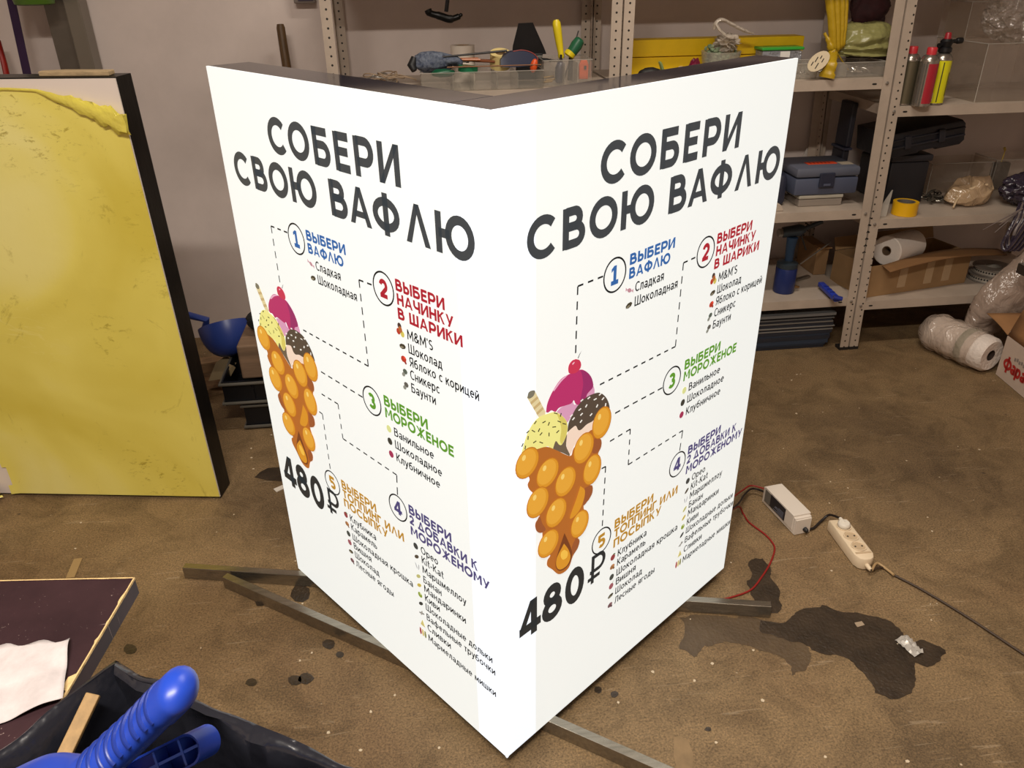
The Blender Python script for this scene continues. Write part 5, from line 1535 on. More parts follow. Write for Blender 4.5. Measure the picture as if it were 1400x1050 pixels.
for (x, y, l) in ((-.018, .006, .012), (-.002, .007, .016), (.012, .004, .01), (-.012, -.006, .018), (.010, -.005, .012)):
    mb.box((0, 0, 0), (l, .0022, .0004), M=(Mt @ Tr((x, y, .0016)) @ rotm('Z', 18)))
mb.build('handwriting', rubber, t)
# dark bundle behind the bag
c = py(1190, 8, 2.14)
mb = MB(); mb.blob((c.x, 2.14, c.z), (.075, .05, .085), sub=4, amp=.2, seed=12)
tag(mb.build('maroon_bundle', mat('maroon_cloth', (66, 24, 28), .8, var=.4, scale=10, c2=(36, 30, 30)), smooth=60), 'dark maroon bundle behind the yellow green bag', 'bundle')
c = py(1190, 40, 2.14)
mb = MB(); mb.span((c.x - .05, 2.09, Z1 + .001), (c.x + .09, 2.2, py(1190, 22, 2.14).z - .075), bevel=.004)
tag(mb.build('dark_box', mat('dark_box', (50, 40, 34), .7)), 'dark box standing behind the yellow green bag under the maroon bundle', 'box')
# ================================================================== MIDDLE RACK, LOWER LEVELS
Z2, Z3 = 0.600, 0.236
caseb = mat('grey_blue_plastic', (78, 84, 104), .45)
dkb = mat('dark_blue_plastic', (40, 44, 62), .45)
# organiser box under the tool case
CY = 1.835
a, b = py(1090, 290, CY), py(1148, 290, CY)
t = thing('organizer_box', 'flat clear lidded organizer box under the grey blue tool case', 'box', ((a.x + b.x) / 2, CY + .06, Z2 + .001))
mb = MB(); mb.span((a.x, CY, Z2 + .001), (b.x, CY + .13, Z2 + .028), bevel=.003); mb.build('base', clear('organizer_plastic', c=(176, 164, 152), body=.6), t)
mb = MB(); mb.span((a.x - .002, CY - .002, Z2 + .030), (b.x + .003, CY + .132, Z2 + .044), bevel=.004); mb.build('lid', mat('organizer_lid', (170, 164, 150), .4), t)
# the tool case
cz = Z2 + .0455
a, b = py(1083, 275, CY), py(1168, 272, CY)
h = py(1120, 256, CY).z - py(1120, 279, CY).z
t = thing('tool_case', 'grey blue plastic tool case with an orange label strip on the middle rack', 'tool case', ((a.x + b.x) / 2, CY + .09, cz))
ht = .105
mb = MB(); mb.span((a.x, CY - .005, cz), (b.x, CY + .20, cz + ht * .62), bevel=.008); mb.build('base', caseb, t, smooth=40)
mb = MB(); mb.span((a.x - .001, CY - .008, cz + ht * .65), (b.x + .001, CY + .20, cz + ht), bevel=.010); mb.build('lid', mat('grey_blue_lid', (92, 96, 110), .45), t, smooth=40)
lx = py(1125, 265, CY).x
mb = MB(); mb.span((lx - .030, CY - .018, cz + ht * .30), (lx + .030, CY - .0085, cz + ht * .82), bevel=.003); lt = mb.build('latch', dkb, t)
mb = MB(); mb.span((lx - .014, CY - .021, cz + ht * .36), (lx + .014, CY - .0185, cz + ht * .44), bevel=.001); mb.build('latch_lip', caseb, lt)
mb = MB(); mb.span((py(1101, 240, CY + .06).x, CY + .05, cz + ht + .0003), (py(1140, 240, CY + .06).x, CY + .085, cz + ht + .0022)); so_ = mb.build('orange_label', mat('orange_label', (206, 70, 32), .5), t)
mb = MB()
for k in range(6):
    x = py(1106 + 5 * k, 240, CY + .06).x; mb.box((x, CY + .066, cz + ht + .0026), (.006, .016, .0006))
mb.build('label_text', mat('label_dark_red', (120, 24, 16), .5), so_)
mb = MB(); mb.span((py(1144, 243, CY + .05).x, CY + .03, cz + ht + .0003), (py(1160, 243, CY + .05).x, CY + .075, cz + ht + .0018)); mb.build('pale_sticker', mat('pale_sticker', (160, 148, 130), .6), t)
# dark rounded case behind, left
c = py(1072, 262, CY + .06)
mb = MB(); mb.span((c.x - .05, CY + .02, Z2 + .001), (py(1082, 260, CY).x - .006, CY + .20, Z2 + .125), bevel=.02)
tag(mb.build('dark_case', dkb, smooth=40), 'dark blue rounded case tucked left of the grey blue tool case', 'case')
c = py(1067, 282, 1.79)
mb = MB(); mb.prism([(-.05, 0), (.016, 0), (.006, .02), (-.004, .028), (-.05, .03)], .04, Tr((c.x, 1.83, Z2 + .001)) @ rotm('X', 90), bevel=.002)
tag(mb.build('white_offcut', mat('cream_offcut', (186, 172, 156), .5)), 'pale offcut at the shelf edge beside the lightbox', 'offcut')
# clear sheets leaning behind the case
a, b = py(1080, 232, 1.99), py(1134, 250, 1.99)
mb = MB(); Mx = Tr((0, 2.07, 0)) @ rotm('X', 0)
mb.prism([(a.x, Z2 + .002), (b.x, Z2 + .002), (b.x, py(1130, 240, 2.07).z), (py(1102, 222, 2.07).x, py(1102, 222, 2.07).z), (a.x, py(1080, 228, 2.07).z)], .003, Matrix(((1, 0, 0, 0), (0, 0, -1, 2.075), (0, 1, 0, 0), (0, 0, 0, 1))))
tag(mb.build('clear_sheet', clear('grey_clear', c=(190, 184, 178), body=.4)), 'clear plastic sheet standing behind the grey blue tool case', 'sheet')
# pale strip leaning against the wall
mb = MB(); mb.bar(py(1085, 245, 2.26), py(1127, 163, 2.285), .022, .004, up=(0, 1, 0))
tag(mb.build('white_strip', mat('white_strip', (206, 198, 190), .5)), 'pale strip leaning diagonally on the wall behind the tool case', 'strip')
# tall dark case behind the posts, between the two right racks
a, b = py(1158, 200, 2.06), py(1196, 200, 2.06)
t = thing('dark_storage_box', 'tall dark navy storage box behind the perforated posts of the middle rack', 'box', ((a.x + b.x) / 2, 2.03, Z2 + .001))
nav = mat('dark_navy_plastic', (24, 26, 38), .5)
a0, b0 = 1.588, 1.616
mb = MB(); mb.span((a0, 1.98, Z2 + .001), (b0, 2.07, Z2 + .18), bevel=.006); mb.build('lower_bin', nav, t)
mb = MB(); mb.span((a0 + .004, 1.975, Z2 + .19), (b0, 2.07, Z2 + .36), bevel=.006); mb.build('upper_bin', nav, t)
mb = MB(); mb.span((a0 - .004, 1.968, Z2 + .181), (b0 + .002, 2.075, Z2 + .19)); mb.build('rim', dkb, t)
# ------------------------------------------------------------------ bottom level: rivet gun, box, blue brush, rod
gun_b = mat('blue_gun_paint', (26, 42, 96), .35); gun_g = mat('grey_gun_body', (52, 62, 70), .4, metal=.3)
gp = pz(1070, 402, Z3)
GY = gp.y + .03
c = py(1070, 402, GY)
m_ = mpp(c)
t = thing('rivet_gun', 'blue air rivet gun standing on the bottom shelf of the middle rack', 'rivet gun', (c.x, GY, Z3 + .001))
x0 = c.x
mb = MB(); mb.lathe([(13.5 * m_, 0), (14 * m_, .004), (14 * m_, 33 * m_), (13.5 * m_, 34.5 * m_)], 24, Tr((x0, GY, Z3 + .001))); mb.build('air_cylinder', gun_b, t, smooth=40)
mb = MB(); mb.lathe([(13.8 * m_, 35 * m_), (13.8 * m_, 41 * m_), (9 * m_, 43 * m_), (5.5 * m_, 44 * m_)], 24, Tr((x0, GY, Z3 + .001))); mb.build('collar', gun_g, t, smooth=40)
zt = Z3 + 44 * m_
mb = MB(); mb.tube([(x0 + .004, GY, zt - .004), (x0 + .002, GY, zt + 16 * m_), (x0 + .004, GY, zt + 32 * m_)], [5.5 * m_, 6 * m_, 7.5 * m_], 14); mb.build('grip', mat('teal_gun_grip', (34, 58, 84), .4), t, smooth=40)
zh = zt + 38 * m_
mb = MB(); mb.tube([(x0 - 12 * m_, GY + .01, zh), (x0 + 10 * m_, GY, zh + 3 * m_), (x0 + 16 * m_, GY - .003, zh + 5 * m_)], [7 * m_, 8 * m_, 5 * m_], 14); mb.build('barrel', gun_g, t, smooth=40)
mb = MB(); mb.tube([(x0 + 16 * m_, GY - .003, zh + 5 * m_), (x0 + 38 * m_, GY - .008, zh + 14 * m_)], [3.2 * m_, 2.6 * m_], 12); mb.build('nose', gun_g, t, smooth=40)
for k in range(3):
    mb = MB(); mb.lathe([(5 * m_, 0), (5.6 * m_, .8 * m_), (5 * m_, 1.6 * m_)], 16, Tr((x0 - 14 * m_ - 1.9 * k * m_, GY + .01, zh - .2 * m_)) @ rotm('Y', 90)); mb.build('rear_ring', steel, t, smooth=40)
mb = MB(); mb.tube(bez([(x0 + 12 * m_, GY - .006, zh - 4 * m_), (x0 + 17 * m_, GY - .006, zh - 14 * m_), (x0 + 22 * m_, GY - .006, zh - 24 * m_)], 4), [.004] * 5 + [.003] * 4, 8); mb.build('trigger', dsteel, t, smooth=40)
mb = MB(); mb.tube([(x0 + 12 * m_, GY - .01, Z3 + 8 * m_), (x0 + 20 * m_, GY - .01, Z3 + 6 * m_)], [.007, .005], 10); mb.build('air_inlet', mat('brass_inlet', (150, 116, 76), .35, metal=.8), t, smooth=40)
mb = MB(); mb.tube([py(1094, 361, 1.92), py(1136, 331, 2.0)], .003, 8)
tag(mb.build('metal_rod', steel, smooth=40), 'thin bright steel rod leaning diagonally behind the rivet gun', 'rod')
mb = MB(); q = pz(1096, 384, Z3); mb.bar((q.x - .03, q.y, Z3 + .006), (q.x + .045, q.y + .03, Z3 + .010), .02, .006, bevel=.001)
tag(mb.build('metal_clip', steel), 'small shiny metal clip lying right of the rivet gun', 'clip')
# cardboard box behind
cb = mat('brown_cardboard', (142, 110, 74), .85, var=.12, scale=6)
a = py(1127, 380, 2.03); b0 = 1.645 - .0386 * .4 - .05
t = thing('cardboard_box', 'plain brown cardboard box behind the posts on the bottom shelf of the middle rack', 'box', ((a.x + b0) / 2, 2.09, Z3 + .001))
zt = py(1140, 338, 2.03).z
mb = MB(); mb.span((a.x, 2.03, Z3 + .001), (b0, 2.2, zt), bevel=.002); mb.build('box_body', cb, t)
mb = MB(); mb.bar((a.x + .001, 2.04, zt + .002), (b0, 2.035, zt + .004), .05, .003); mb.build('flap', mat('cardboard_flap', (164, 124, 80), .85), t)
# blue dustpan brush/clamp lying on the shelf edge
t = thing('blue_clamp', 'bright blue plastic clamp lying by the post on the bottom shelf', 'clamp', pz(1135, 400, Z3))
bl = mat('cobalt_plastic', (40, 62, 170), .35)
A_, B_ = pz(1122, 388, Z3 + .022), pz(1145, 410, Z3 + .022)
B_.x = min(B_.x, 1.575)
mb = MB(); mb.bar(A_, B_, .026, .020, bevel=.005); mb.build('handle', bl, t, smooth=40)
mb = MB(); mb.tube([B_ + Vector((-.02, 0, .012)), B_ + Vector((.012, -.012, .008))], [.011, .009], 10); mb.build('jaw', mat('cobalt_dark', (28, 44, 128), .4), t, smooth=40)
d = (B_ - A_).normalized()
for k in range(3):
    q = A_.lerp(B_, .3 + .18 * k); mb = MB(); mb.bar(q + Vector((0, 0, .0105)), q + d * .008 + Vector((0, 0, .0105)), .018, .003); mb.build('rib', mat('cobalt_dark', (28, 44, 128), .4), t)
# ------------------------------------------------------------------ stack of metal and plastic sheets under the bottom shelf
sm = [mat('sheet_grey', (120, 120, 120), .4, metal=.2), mat('sheet_dark', (44, 48, 58), .35), mat('sheet_steel', (150, 148, 144), .35, metal=.4), mat('sheet_blue', (50, 62, 80), .35)]
xs1 = py(1128, 470, 1.79).x
zz = .001
lays = [(.012, 1, 0), (.008, 3, .004), (.020, 3, .012), (.016, 1, .016), (.010, 3, .014), (.014, 1, .02), (.005, 2, .022), (.008, 1, .016), (.005, 2, .026), (.012, 1, .02), (.006, 2, .018), (.010, 1, .012), (.005, 0, .02), (.009, 1, .014)]
names = ['bottom', 'second', 'third', 'fourth', 'fifth', 'sixth', 'seventh', 'eighth', 'ninth', 'tenth', 'eleventh', 'twelfth', 'thirteenth', 'fourteenth']
for i, (th, mi_, dx) in enumerate(lays):
    mb = MB(); mb.span((.80 + dx * 2, 1.80 - dx * .5, zz), (xs1 + dx, 2.20, zz + th), bevel=.0008)
    zz += th + .0008
    tag(mb.build('metal_sheet', sm[mi_]), '%s sheet counted from the floor in the grey sheet stack under the middle rack' % names[i], 'sheet', 'stacked sheets under the middle rack')
mb = MB(); mb.span((.85, 1.775, zz + .004), (py(1143, 428, 1.78).x, 2.15, zz + .016), bevel=.001)
tag(mb.build('metal_sheet', sm[0]), 'topmost wide grey sheet sticking out over the sheet stack under the middle rack', 'sheet', 'stacked sheets under the middle rack')
# ================================================================== RIGHT RACK
ZA, ZB, ZC = 0.976, 0.556, 0.213
# ---- gas cartridges
can_y = mat('yellow_can_paint', (222, 216, 20), .3)
can_r = mat('red_can_paint', (166, 34, 48), .3)
can_s = mat('silver_can', (168, 160, 150), .25, metal=.85)
can_g = mat('olive_grey_can', (112, 104, 84), .3, metal=.6)
red_cap = mat('red_cap', (196, 48, 56), .35)
blk_t = mat('black_torch', (20, 20, 22), .4)
def cartridge(base, label, body, panel=None, capm=red_cap, torch=False):
    t = thing('gas_cartridge', label, 'gas cartridge', base, 0, 'gas cartridges on the right rack')
    r, h = .0325, .150
    mb = MB(); mb.lathe([(r - .003, 0), (r, .003), (r, .006)], 28, Tr((0, 0, 0))); mb.build('base_ring', can_s, t, smooth=40, world=False)
    mb = MB(); mb.lathe([(r, h), (r, h + .003), (r * .93, h + .010), (r * .70, h + .020), (r * .52, h + .024)], 28, caps=True); mb.build('metal_shoulder', can_s, t, smooth=40, world=False)
    mb = MB(); mb.lathe([(r - .0003, .0062), (r - .0003, h - .0002)], 32, Tr((0, 0, 0))); mb.build('can_body', body, t, smooth=40, world=False)
    if panel:
        for a0, a1, z0, z1, m in panel:
            mb = MB(); n = 8
            mb.grid(lambda u, v: Vector(((r + .0004) * math.cos(R(a0 + (a1 - a0) * u)), (r + .0004) * math.sin(R(a0 + (a1 - a0) * u)), z0 + (z1 - z0) * v)), n, 2); mb.build('printed_panel', m, t, smooth=40, world=False)
    if not torch:
        mb = MB(); mb.lathe([(.0165, h + .0235), (.0165, h + .044), (.0150, h + .047), (.0005, h + .047)], 20, caps=False); mb.build('cap', capm, t, smooth=40, world=False)
    else:
        mb = MB(); mb.lathe([(.020, h + .0245), (.023, h + .028), (.023, h + .040), (.017, h + .043), (.019, h + .050), (.022, h + .062), (.015, h + .070)], 20); mb.build('torch_body', blk_t, t, smooth=40, world=False)
        mb = MB(); mb.tube([(.010, 0, h + .060), (.036, 0, h + .062)], [.006, .007], 12); mb.lathe([(.009, 0), (.0105, .003), (.0105, .02), (.009, .022)], 16, Tr((.036, 0, h + .062)) @ rotm('Y', 88)); mb.build('burner_tube', blk_t, t, smooth=40, world=False)
        mb = MB(); mb.tube([(-.018, 0, h + .050), (-.030, -.004, h + .048)], [.008, .009], 12); mb.build('valve_knob', blk_t, t, smooth=40, world=False)
        mb = MB(); mb.lathe([(.012, h + .070), (.010, h + .088), (.007, h + .091)], 16); mb.build('ignition_button', mat('dark_red_button', (150, 30, 40), .4), t, smooth=40, world=False)
    return t
dkp = mat('dark_print', (34, 34, 26), .5)
pale_p = mat('barcode_white', (214, 208, 150), .5)
cartridge(pz(1262, 146.5, ZA) + Vector((0, .02, .001)), 'silver gas cartridge with a red panel, second from the left of the three', can_s, [(-122, -45, .012, .145, can_r), (-160, -145, .012, .145, mat('dark_silver_print', (90, 84, 78), .4))])
q = pz(1262, 146.5, ZA); cartridge(Vector((q.x - .040, q.y + .072, ZA + .001)), 'dull olive grey gas cartridge half behind the perforated post', can_g, [(-170, -150, .012, .145, dkp)])
q = pz(1281, 145, ZA)
cartridge(Vector((q.x + .012, q.y + .045, ZA + .001)), 'yellow gas cartridge with a black torch head, rightmost of the three', can_y, [(-112, -106, .010, .145, dkp), (-156, -134, .012, .042, pale_p), (-62, -50, .03, .110, mat('olive_print', (120, 112, 16), .4))], torch=True)
# ---- clear acrylic boxes and wrapping on the top level
cb1 = clear('hazy_acrylic', c=(224, 210, 198), body=.05, rough=.05, bump=.15, bscale=9)
def cbox(label, a, b, th=.003, m=None):
    t = thing('clear_box', label, 'clear box', ((a[0] + b[0]) / 2, (a[1] + b[1]) / 2, a[2]))
    mm_ = m or cb1
    for nm, p0, p1 in (('front_panel', (a[0], a[1], a[2]), (b[0], a[1] + th, b[2])), ('back_panel', (a[0], b[1] - th, a[2]), (b[0], b[1], b[2])),
                       ('side_panel', (a[0], a[1] + th, a[2]), (a[0] + th, b[1] - th, b[2])), ('side_panel', (b[0] - th, a[1] + th, a[2]), (b[0], b[1] - th, b[2])), ('bottom_panel', (a[0] + th, a[1] + th, a[2]), (b[0] - th, b[1] - th, a[2] + th))):
        mb = MB(); mb.span(p0, p1); mb.build(nm, mm_, t)
    mb = MB(); mb.tube([(a[0], a[1], a[2]), (a[0], a[1], b[2]), (b[0], a[1], b[2]), (b[0], a[1], a[2])], .0018, 6); mb.tube([(a[0], a[1], b[2]), (a[0], b[1], b[2])], .0018, 6); mb.build('polished_edge', cl_edge, t)
    return t
x = pz(1343, 143, ZA).x
cbox('large clear acrylic box at the front right of the top right shelf', (x, 1.79, ZA + .001), (x + .36, 2.10, ZA + .20))
x2 = x + .02
cbox('clear acrylic box stacked on top of the large clear box', (x + .015, 1.955, ZA + .2035), (x + .33, 2.09, ZA + .33))
def wrap(label, c, s, seed, amp=.35, sub=5, m=None, name='plastic_wrap', freq=2.2):
    mb = MB(); mb.blob(c, s, sub=sub, amp=amp, freq=freq, seed=seed, ridged=True)
    return tag(mb.build(name, m or cl_wrap, smooth=50), label, 'plastic wrap')
c = py(1388, 28, 1.86)
wm = clear('glossy_wrap', c=(214, 204, 196), body=.12, rough=.10, bump=1.0, bscale=22, sheen=.16)
wrap('crumpled clear plastic wrap heaped on the large clear box at the photo edge', (c.x + .03, 1.87, ZA + .285), (.12, .06, .078), 21, .3, m=wm)
c = py(1335, 45, 2.22)
mb = MB(); mb.grid(lambda u, v: Vector((x2 + .02 + .30 * u, 2.165 + .012 * noise.noise(Vector((u * 6, v * 6, 3))), ZA + .002 + (.33 - .06 * abs(noise.noise(Vector((u * 4, 1, v))))) * v)), 24, 24)
tag(mb.build('plastic_film', cl_wrap, smooth=60), 'wrinkled clear plastic film standing behind the clear boxes', 'plastic film')
# ---- middle level: black tool cases
TB = mat('black_case_plastic', (30, 31, 38), .42, bump=.1, bscale=60)
TB2 = mat('black_case_ridge', (40, 41, 49), .4)
def px(u, y): return py(u, 240, y).x
a, b = px(1214, 2.0), px(1264, 1.98)
t = thing('black_tool_case', 'black box shaped tool case standing on the middle right shelf under another case', 'tool case', ((a + b) / 2, 2.06, ZB + .001), 0, 'black tool cases')
zt = py(1240, 212, 1.96).z
mb = MB(); mb.span((a - .02, 1.96, ZB + .001), (b, 2.20, zt - .028), bevel=.010); mb.build('case_body', TB, t, smooth=40)
mb = MB(); mb.span((a - .025, 1.953, zt - .027), (b + .004, 2.205, zt), bevel=.006); mb.build('lid', TB2, t, smooth=40)
t = thing('black_tool_case', 'black ridged power tool case lying tilted on top of the black box shaped case', 'tool case', ((a + b) / 2, 2.06, zt + .001), 0, 'black tool cases')
e0, e1 = py(1213, 208, 1.90), py(1321, 184, 1.90)
Mc = Tr(e0.lerp(e1, .5) + Vector((0, .02, 0))) @ rotm('Y', -math.degrees(math.atan2(e1.z - e0.z, e1.x - e0.x)) ) @ rotm('X', 0)
Lc = (e1 - e0).length
Mc = Tr((e0.x + Lc * .5, 2.03, zt + .066)) @ rotm('Y', -9)
mb = MB(); mb.prism([(-Lc / 2, -.045), (-Lc * .1, -.045), (-Lc * .06, -.028), (Lc * .12, -.028), (Lc * .14, -.045), (Lc * .44, -.045), (Lc * .5, -.03), (Lc * .5, .035), (Lc * .46, .05), (-Lc / 2, .05)], .24, Mc @ Tr((0, .12, 0)) @ rotm('X', 90), bevel=.008); mb.build('case_body', TB, t, smooth=40)
for zz, hh in ((-.006, .008), (.022, .006)):
    mb = MB(); mb.box((0, -.125, zz), (Lc * .96, .008, hh), M=None, bevel=.002); mb.bm.transform(Mc); mb.build('ridge', TB2, t)
for xx in (.18, -.25):
    mb = MB(); mb.box((Lc * xx, -.128, .008), (.026, .010, .05), bevel=.003); mb.bm.transform(Mc); mb.build('latch', TB2, t)
# ---- yellow tape
c = pz(1242, 296, ZB)
tape('tape_roll', 'bright yellow adhesive tape roll standing on the middle right shelf edge', Vector((c.x, c.y + .035, ZB + .001)), .0475, .050, mat('yellow_tape', (232, 178, 20), .35), mat('grey_core', (96, 90, 84), .7), .72)
mb = MB(); q = pz(1208, 302, ZB)
mb.prism([(0, 0), (.052, 0), (.068, .10), (.064, .10)], .002, Tr((q.x - .012, 1.80, ZB + .001)) @ rotm('X', 80))
tag(mb.build('clear_offcut', clear('hazy_offcut', body=.35)), 'thin clear plastic offcut leaning left of the yellow tape', 'offcut')
# ---- clear sheets/boxes and a bag of hardware
xa, xb = px(1270, 2.1), px(1345, 2.1)
cbox('shallow clear plastic box lying at the back of the middle right shelf', (px(1270, 2.10), 2.09, ZB + .001), (px(1352, 2.10), 2.24, ZB + .125))
cbox('clear plastic box holding a grey block at the back right of the middle shelf', (px(1356, 2.10), 2.09, ZB + .001), (px(1440, 2.10), 2.24, ZB + .13))
q = py(1372, 222, 2.12)
mb = MB(); mb.span((q.x - .03, 2.11, ZB + .006), (q.x + .03, 2.15, ZB + .112), bevel=.003)
tag(mb.build('grey_block', mat('grey_block', (92, 86, 80), .5)), 'grey block standing inside the clear plastic box on the middle right shelf', 'block')
q = py(1374, 203, 2.12)
mb = MB(); mb.tube(bez([Vector((q.x + .004, 2.125, ZB + .115)), q + Vector((.003, 0, -.012)), q + Vector((-.004, 0, .004))], 5), [.0022] * 6 + [.005] * 5, 8)
tag(mb.build('yellow_brush_tip', mat('straw_yellow', (206, 180, 84), .6), smooth=40), 'thin yellow tipped stalk above the grey block', 'stalk')
c = pz(1281, 279, ZB)
mb = MB()
for i in range(70):
    q = Vector((c.x + max(-.05, min(.036, rng.gauss(0, .030))), c.y + .035 + rng.gauss(0, .022), ZB + .011 + abs(rng.gauss(0, .016))))
    d = Vector((rng.uniform(-1, 1), rng.uniform(-1, 1), rng.uniform(-.6, .6))).normalized() * .011
    mb.tube([q - d, q + d], .003, 5)
tag(mb.build('loose_hardware', mat('dull_hardware', (120, 116, 108), .3, metal=.8)), 'heap of loose grey hardware right of the yellow tape', 'hardware', kind='stuff')
beige_w = clear('beige_wrap', c=(206, 176, 140), body=.62, rough=.15, bump=.8, bscale=16)
c = pz(1334, 285, ZB)
t = thing('beige_plastic_bag', 'beige translucent plastic bag crumpled on the middle right shelf', 'bag', (c.x, c.y + .04, ZB + .001))
def bagfn(u, v):
    a = 2 * PI * u
    r0 = math.sin(PI * v) ** .6
    x = .102 * math.cos(a) * r0 * (1 + .18 * noise.noise(Vector((math.cos(a), math.sin(a), 2))))
    y = .06 * math.sin(a) * r0
    z = .055 * (1 - math.cos(PI * v)) * .5 * (1 + .5 * noise.noise(Vector((math.cos(a) * 1.3, math.sin(a) * 1.3, v * 3))) + .35 * math.cos(a - .6))
    n_ = noise.noise_vector(Vector((x * 40, y * 40, v * 4)))
    return Vector((c.x + x + n_.x * .006, c.y + .062 + y + n_.y * .006, ZB + .003 + max(0, z * 1.5 + n_.z * .008)))
mb = MB(); mb.grid(bagfn, 44, 26); mb.build('bag_body', beige_w, t, smooth=50)
mb = MB(); mb.tube(bez([Vector((c.x - .10, c.y + .0, ZB + .008)), Vector((c.x - .06, c.y + .03, ZB + .045)), Vector((c.x + .0, c.y + .035, ZB + .075)), Vector((c.x + .05, c.y + .035, ZB + .085))], 6), [.004] * 6 + [.009] * 8 + [.005] * 5, 8); mb.build('bag_fold', clear('beige_fold', c=(226, 200, 164), body=.75, bump=.5), t, smooth=60)
# ---- dark bag of strips at the right edge
dp = mat('dark_purple_film', (52, 44, 58), .22, bump=.9, bscale=26, spec=.7)
c = py(1395, 262, 1.80)
t = thing('dark_strip_bundle', 'dark purple bundle of cable strips hanging over the right shelf edge', 'bundle', (c.x + .02, 1.80, ZB + .002))
mb = MB(); mb.blob((c.x + .085, 1.86, ZB + .068), (.100, .07, .056), sub=5, amp=.22, freq=2.2, seed=31, ridged=True, flatbase=-.066); mb.build('wrapped_top', dp, t, smooth=50)
for k in range(7):
    u0 = 1392 + 3 * k
    mb = MB(); pts = bez([py(u0 + 3, 277, 1.775), py(u0 - 1, 288, 1.735), py(u0 - 5, 300, 1.73), py(u0 - 14 - 2 * (k % 3), 318, 1.72), py(u0 - 22 + (k % 2) * 6, 334, 1.72), py(u0 - 17, 342, 1.70), py(u0 - 6, 330, 1.69), py(u0 + 10, 306, 1.68)], 5)
    mb.tube(pts, .0055, 6, flat=.3); mb.build('looped_strip', [dp, mat('grey_strip', (120, 108, 104), .35)][k % 2], t, smooth=60)
for k, (u, v) in enumerate(((1344, 314), (1360, 318), (1366, 308))):
    mb = MB(); mb.tube([py(1398, 285, 1.735), py(u, v, 1.72)], [.0035, .0012], 6); mb.build('loose_strip', mat('grey_strip', (120, 108, 104), .35), t, smooth=60)
# ---- bottom level: foam roll, cardboard box with tape, strip reels
foam = mat('white_foam', (232, 222, 212), .7, bump=.2, bscale=60)
cbx = mat('tan_cardboard', (160, 126, 86), .85, var=.10, scale=5)
cbd = mat('cardboard_inside', (128, 92, 56), .9)
tapem = clear('packing_tape', c=(206, 176, 138), body=.7, rough=.2)
q0, q1 = pz(1192, 422, ZC), pz(1322, 386, ZC)
q0 = Vector((py(1183, 400, 1.80).x, 1.80, ZC)); q1 = py(1316, 395, 1.90); q1.z = ZC
d = (q1 - q0); d.z = 0; Lb = d.length; d.normalize(); nrm = Vector((-d.y, d.x, 0))
Mb = Matrix(((d.x, nrm.x, 0, q0.x), (d.y, nrm.y, 0, q0.y), (0, 0, 1, ZC + .001), (0, 0, 0, 1)))
hb = .135; db = .22
t = thing('taped_cardboard_box', 'open brown cardboard box with strips of packing tape on the bottom right shelf', 'box', q0 + Vector((0, 0, .001)))
def lbx(a, b): 
    mb = MB(); mb.span(a, b); mb.bm.transform(Mb); return mb
for nm, a, b in (('front_wall', (0, 0, 0), (Lb, .004, hb)), ('back_wall', (0, db - .004, 0), (Lb, db, hb)), ('side_wall', (0, .004, 0), (.004, db - .004, hb)), ('side_wall', (Lb - .004, .004, 0), (Lb, db - .004, hb)), ('bottom', (.004, .004, 0), (Lb - .004, db - .004, .004))):
    lbx(a, b).build(nm, cbx, t)
def flapfn(u, v):
    x = Lb * (.10 + 1.16 * u); y = -.004 - .05 * v
    z = hb + .002 + .030 * math.sin(PI * u) * (1 - .2 * v) - .012 * v
    return Mb @ Vector((x, y, z))
mb = MB(); mb.grid(flapfn, 16, 3); fo = mb.build('front_flap', cbd, t, smooth=60); sm_ = fo.modifiers.new('thickness', 'SOLIDIFY'); sm_.thickness = .003
mb = MB(); mb.grid(lambda u, v: Mb @ Vector((Lb * u, db + .02 * v, hb + .002 + .05 * v)), 6, 2); fo = mb.build('back_flap', cbx, t); sm_ = fo.modifiers.new('thickness', 'SOLIDIFY'); sm_.thickness = .003
for x_ in (.30, .56, .74):
    mb = lbx((Lb * x_, -.0015, hb * .18), (Lb * x_ + .040, -.0003, hb * .98)); mb.build('tape_strip', tapem, t)
# foam roll poking out of the box
c0 = py(1212, 343, 1.872); c1 = py(1262, 352, 2.05)
ax = Vector((.86, .50, -.06)).normalized()
t = thing('foam_roll', 'white foam roll with a hollow core poking out of the taped cardboard box', 'roll', c0)
Mf = Tr(c0) @ ax.to_track_quat('Z', 'Y').to_matrix().to_4x4()
mb = MB(); mb.lathe([(.020, 0), (.058, 0), (.062, .004), (.062, .20), (.020, .20), (.020, 0)], 36, Mf, caps=False); mb.build('rolled_foam', foam, t, smooth=40)
mb = MB(); mb.lathe([(.0165, .001), (.0197, .001), (.0197, .199), (.0165, .199), (.0165, .001)], 24, Mf, caps=False); mb.lathe([(.0005, .05), (.0165, .05)], 24, Mf, caps=False); mb.build('core_tube', mat('brown_core', (110, 88, 66), .8), t, smooth=40)
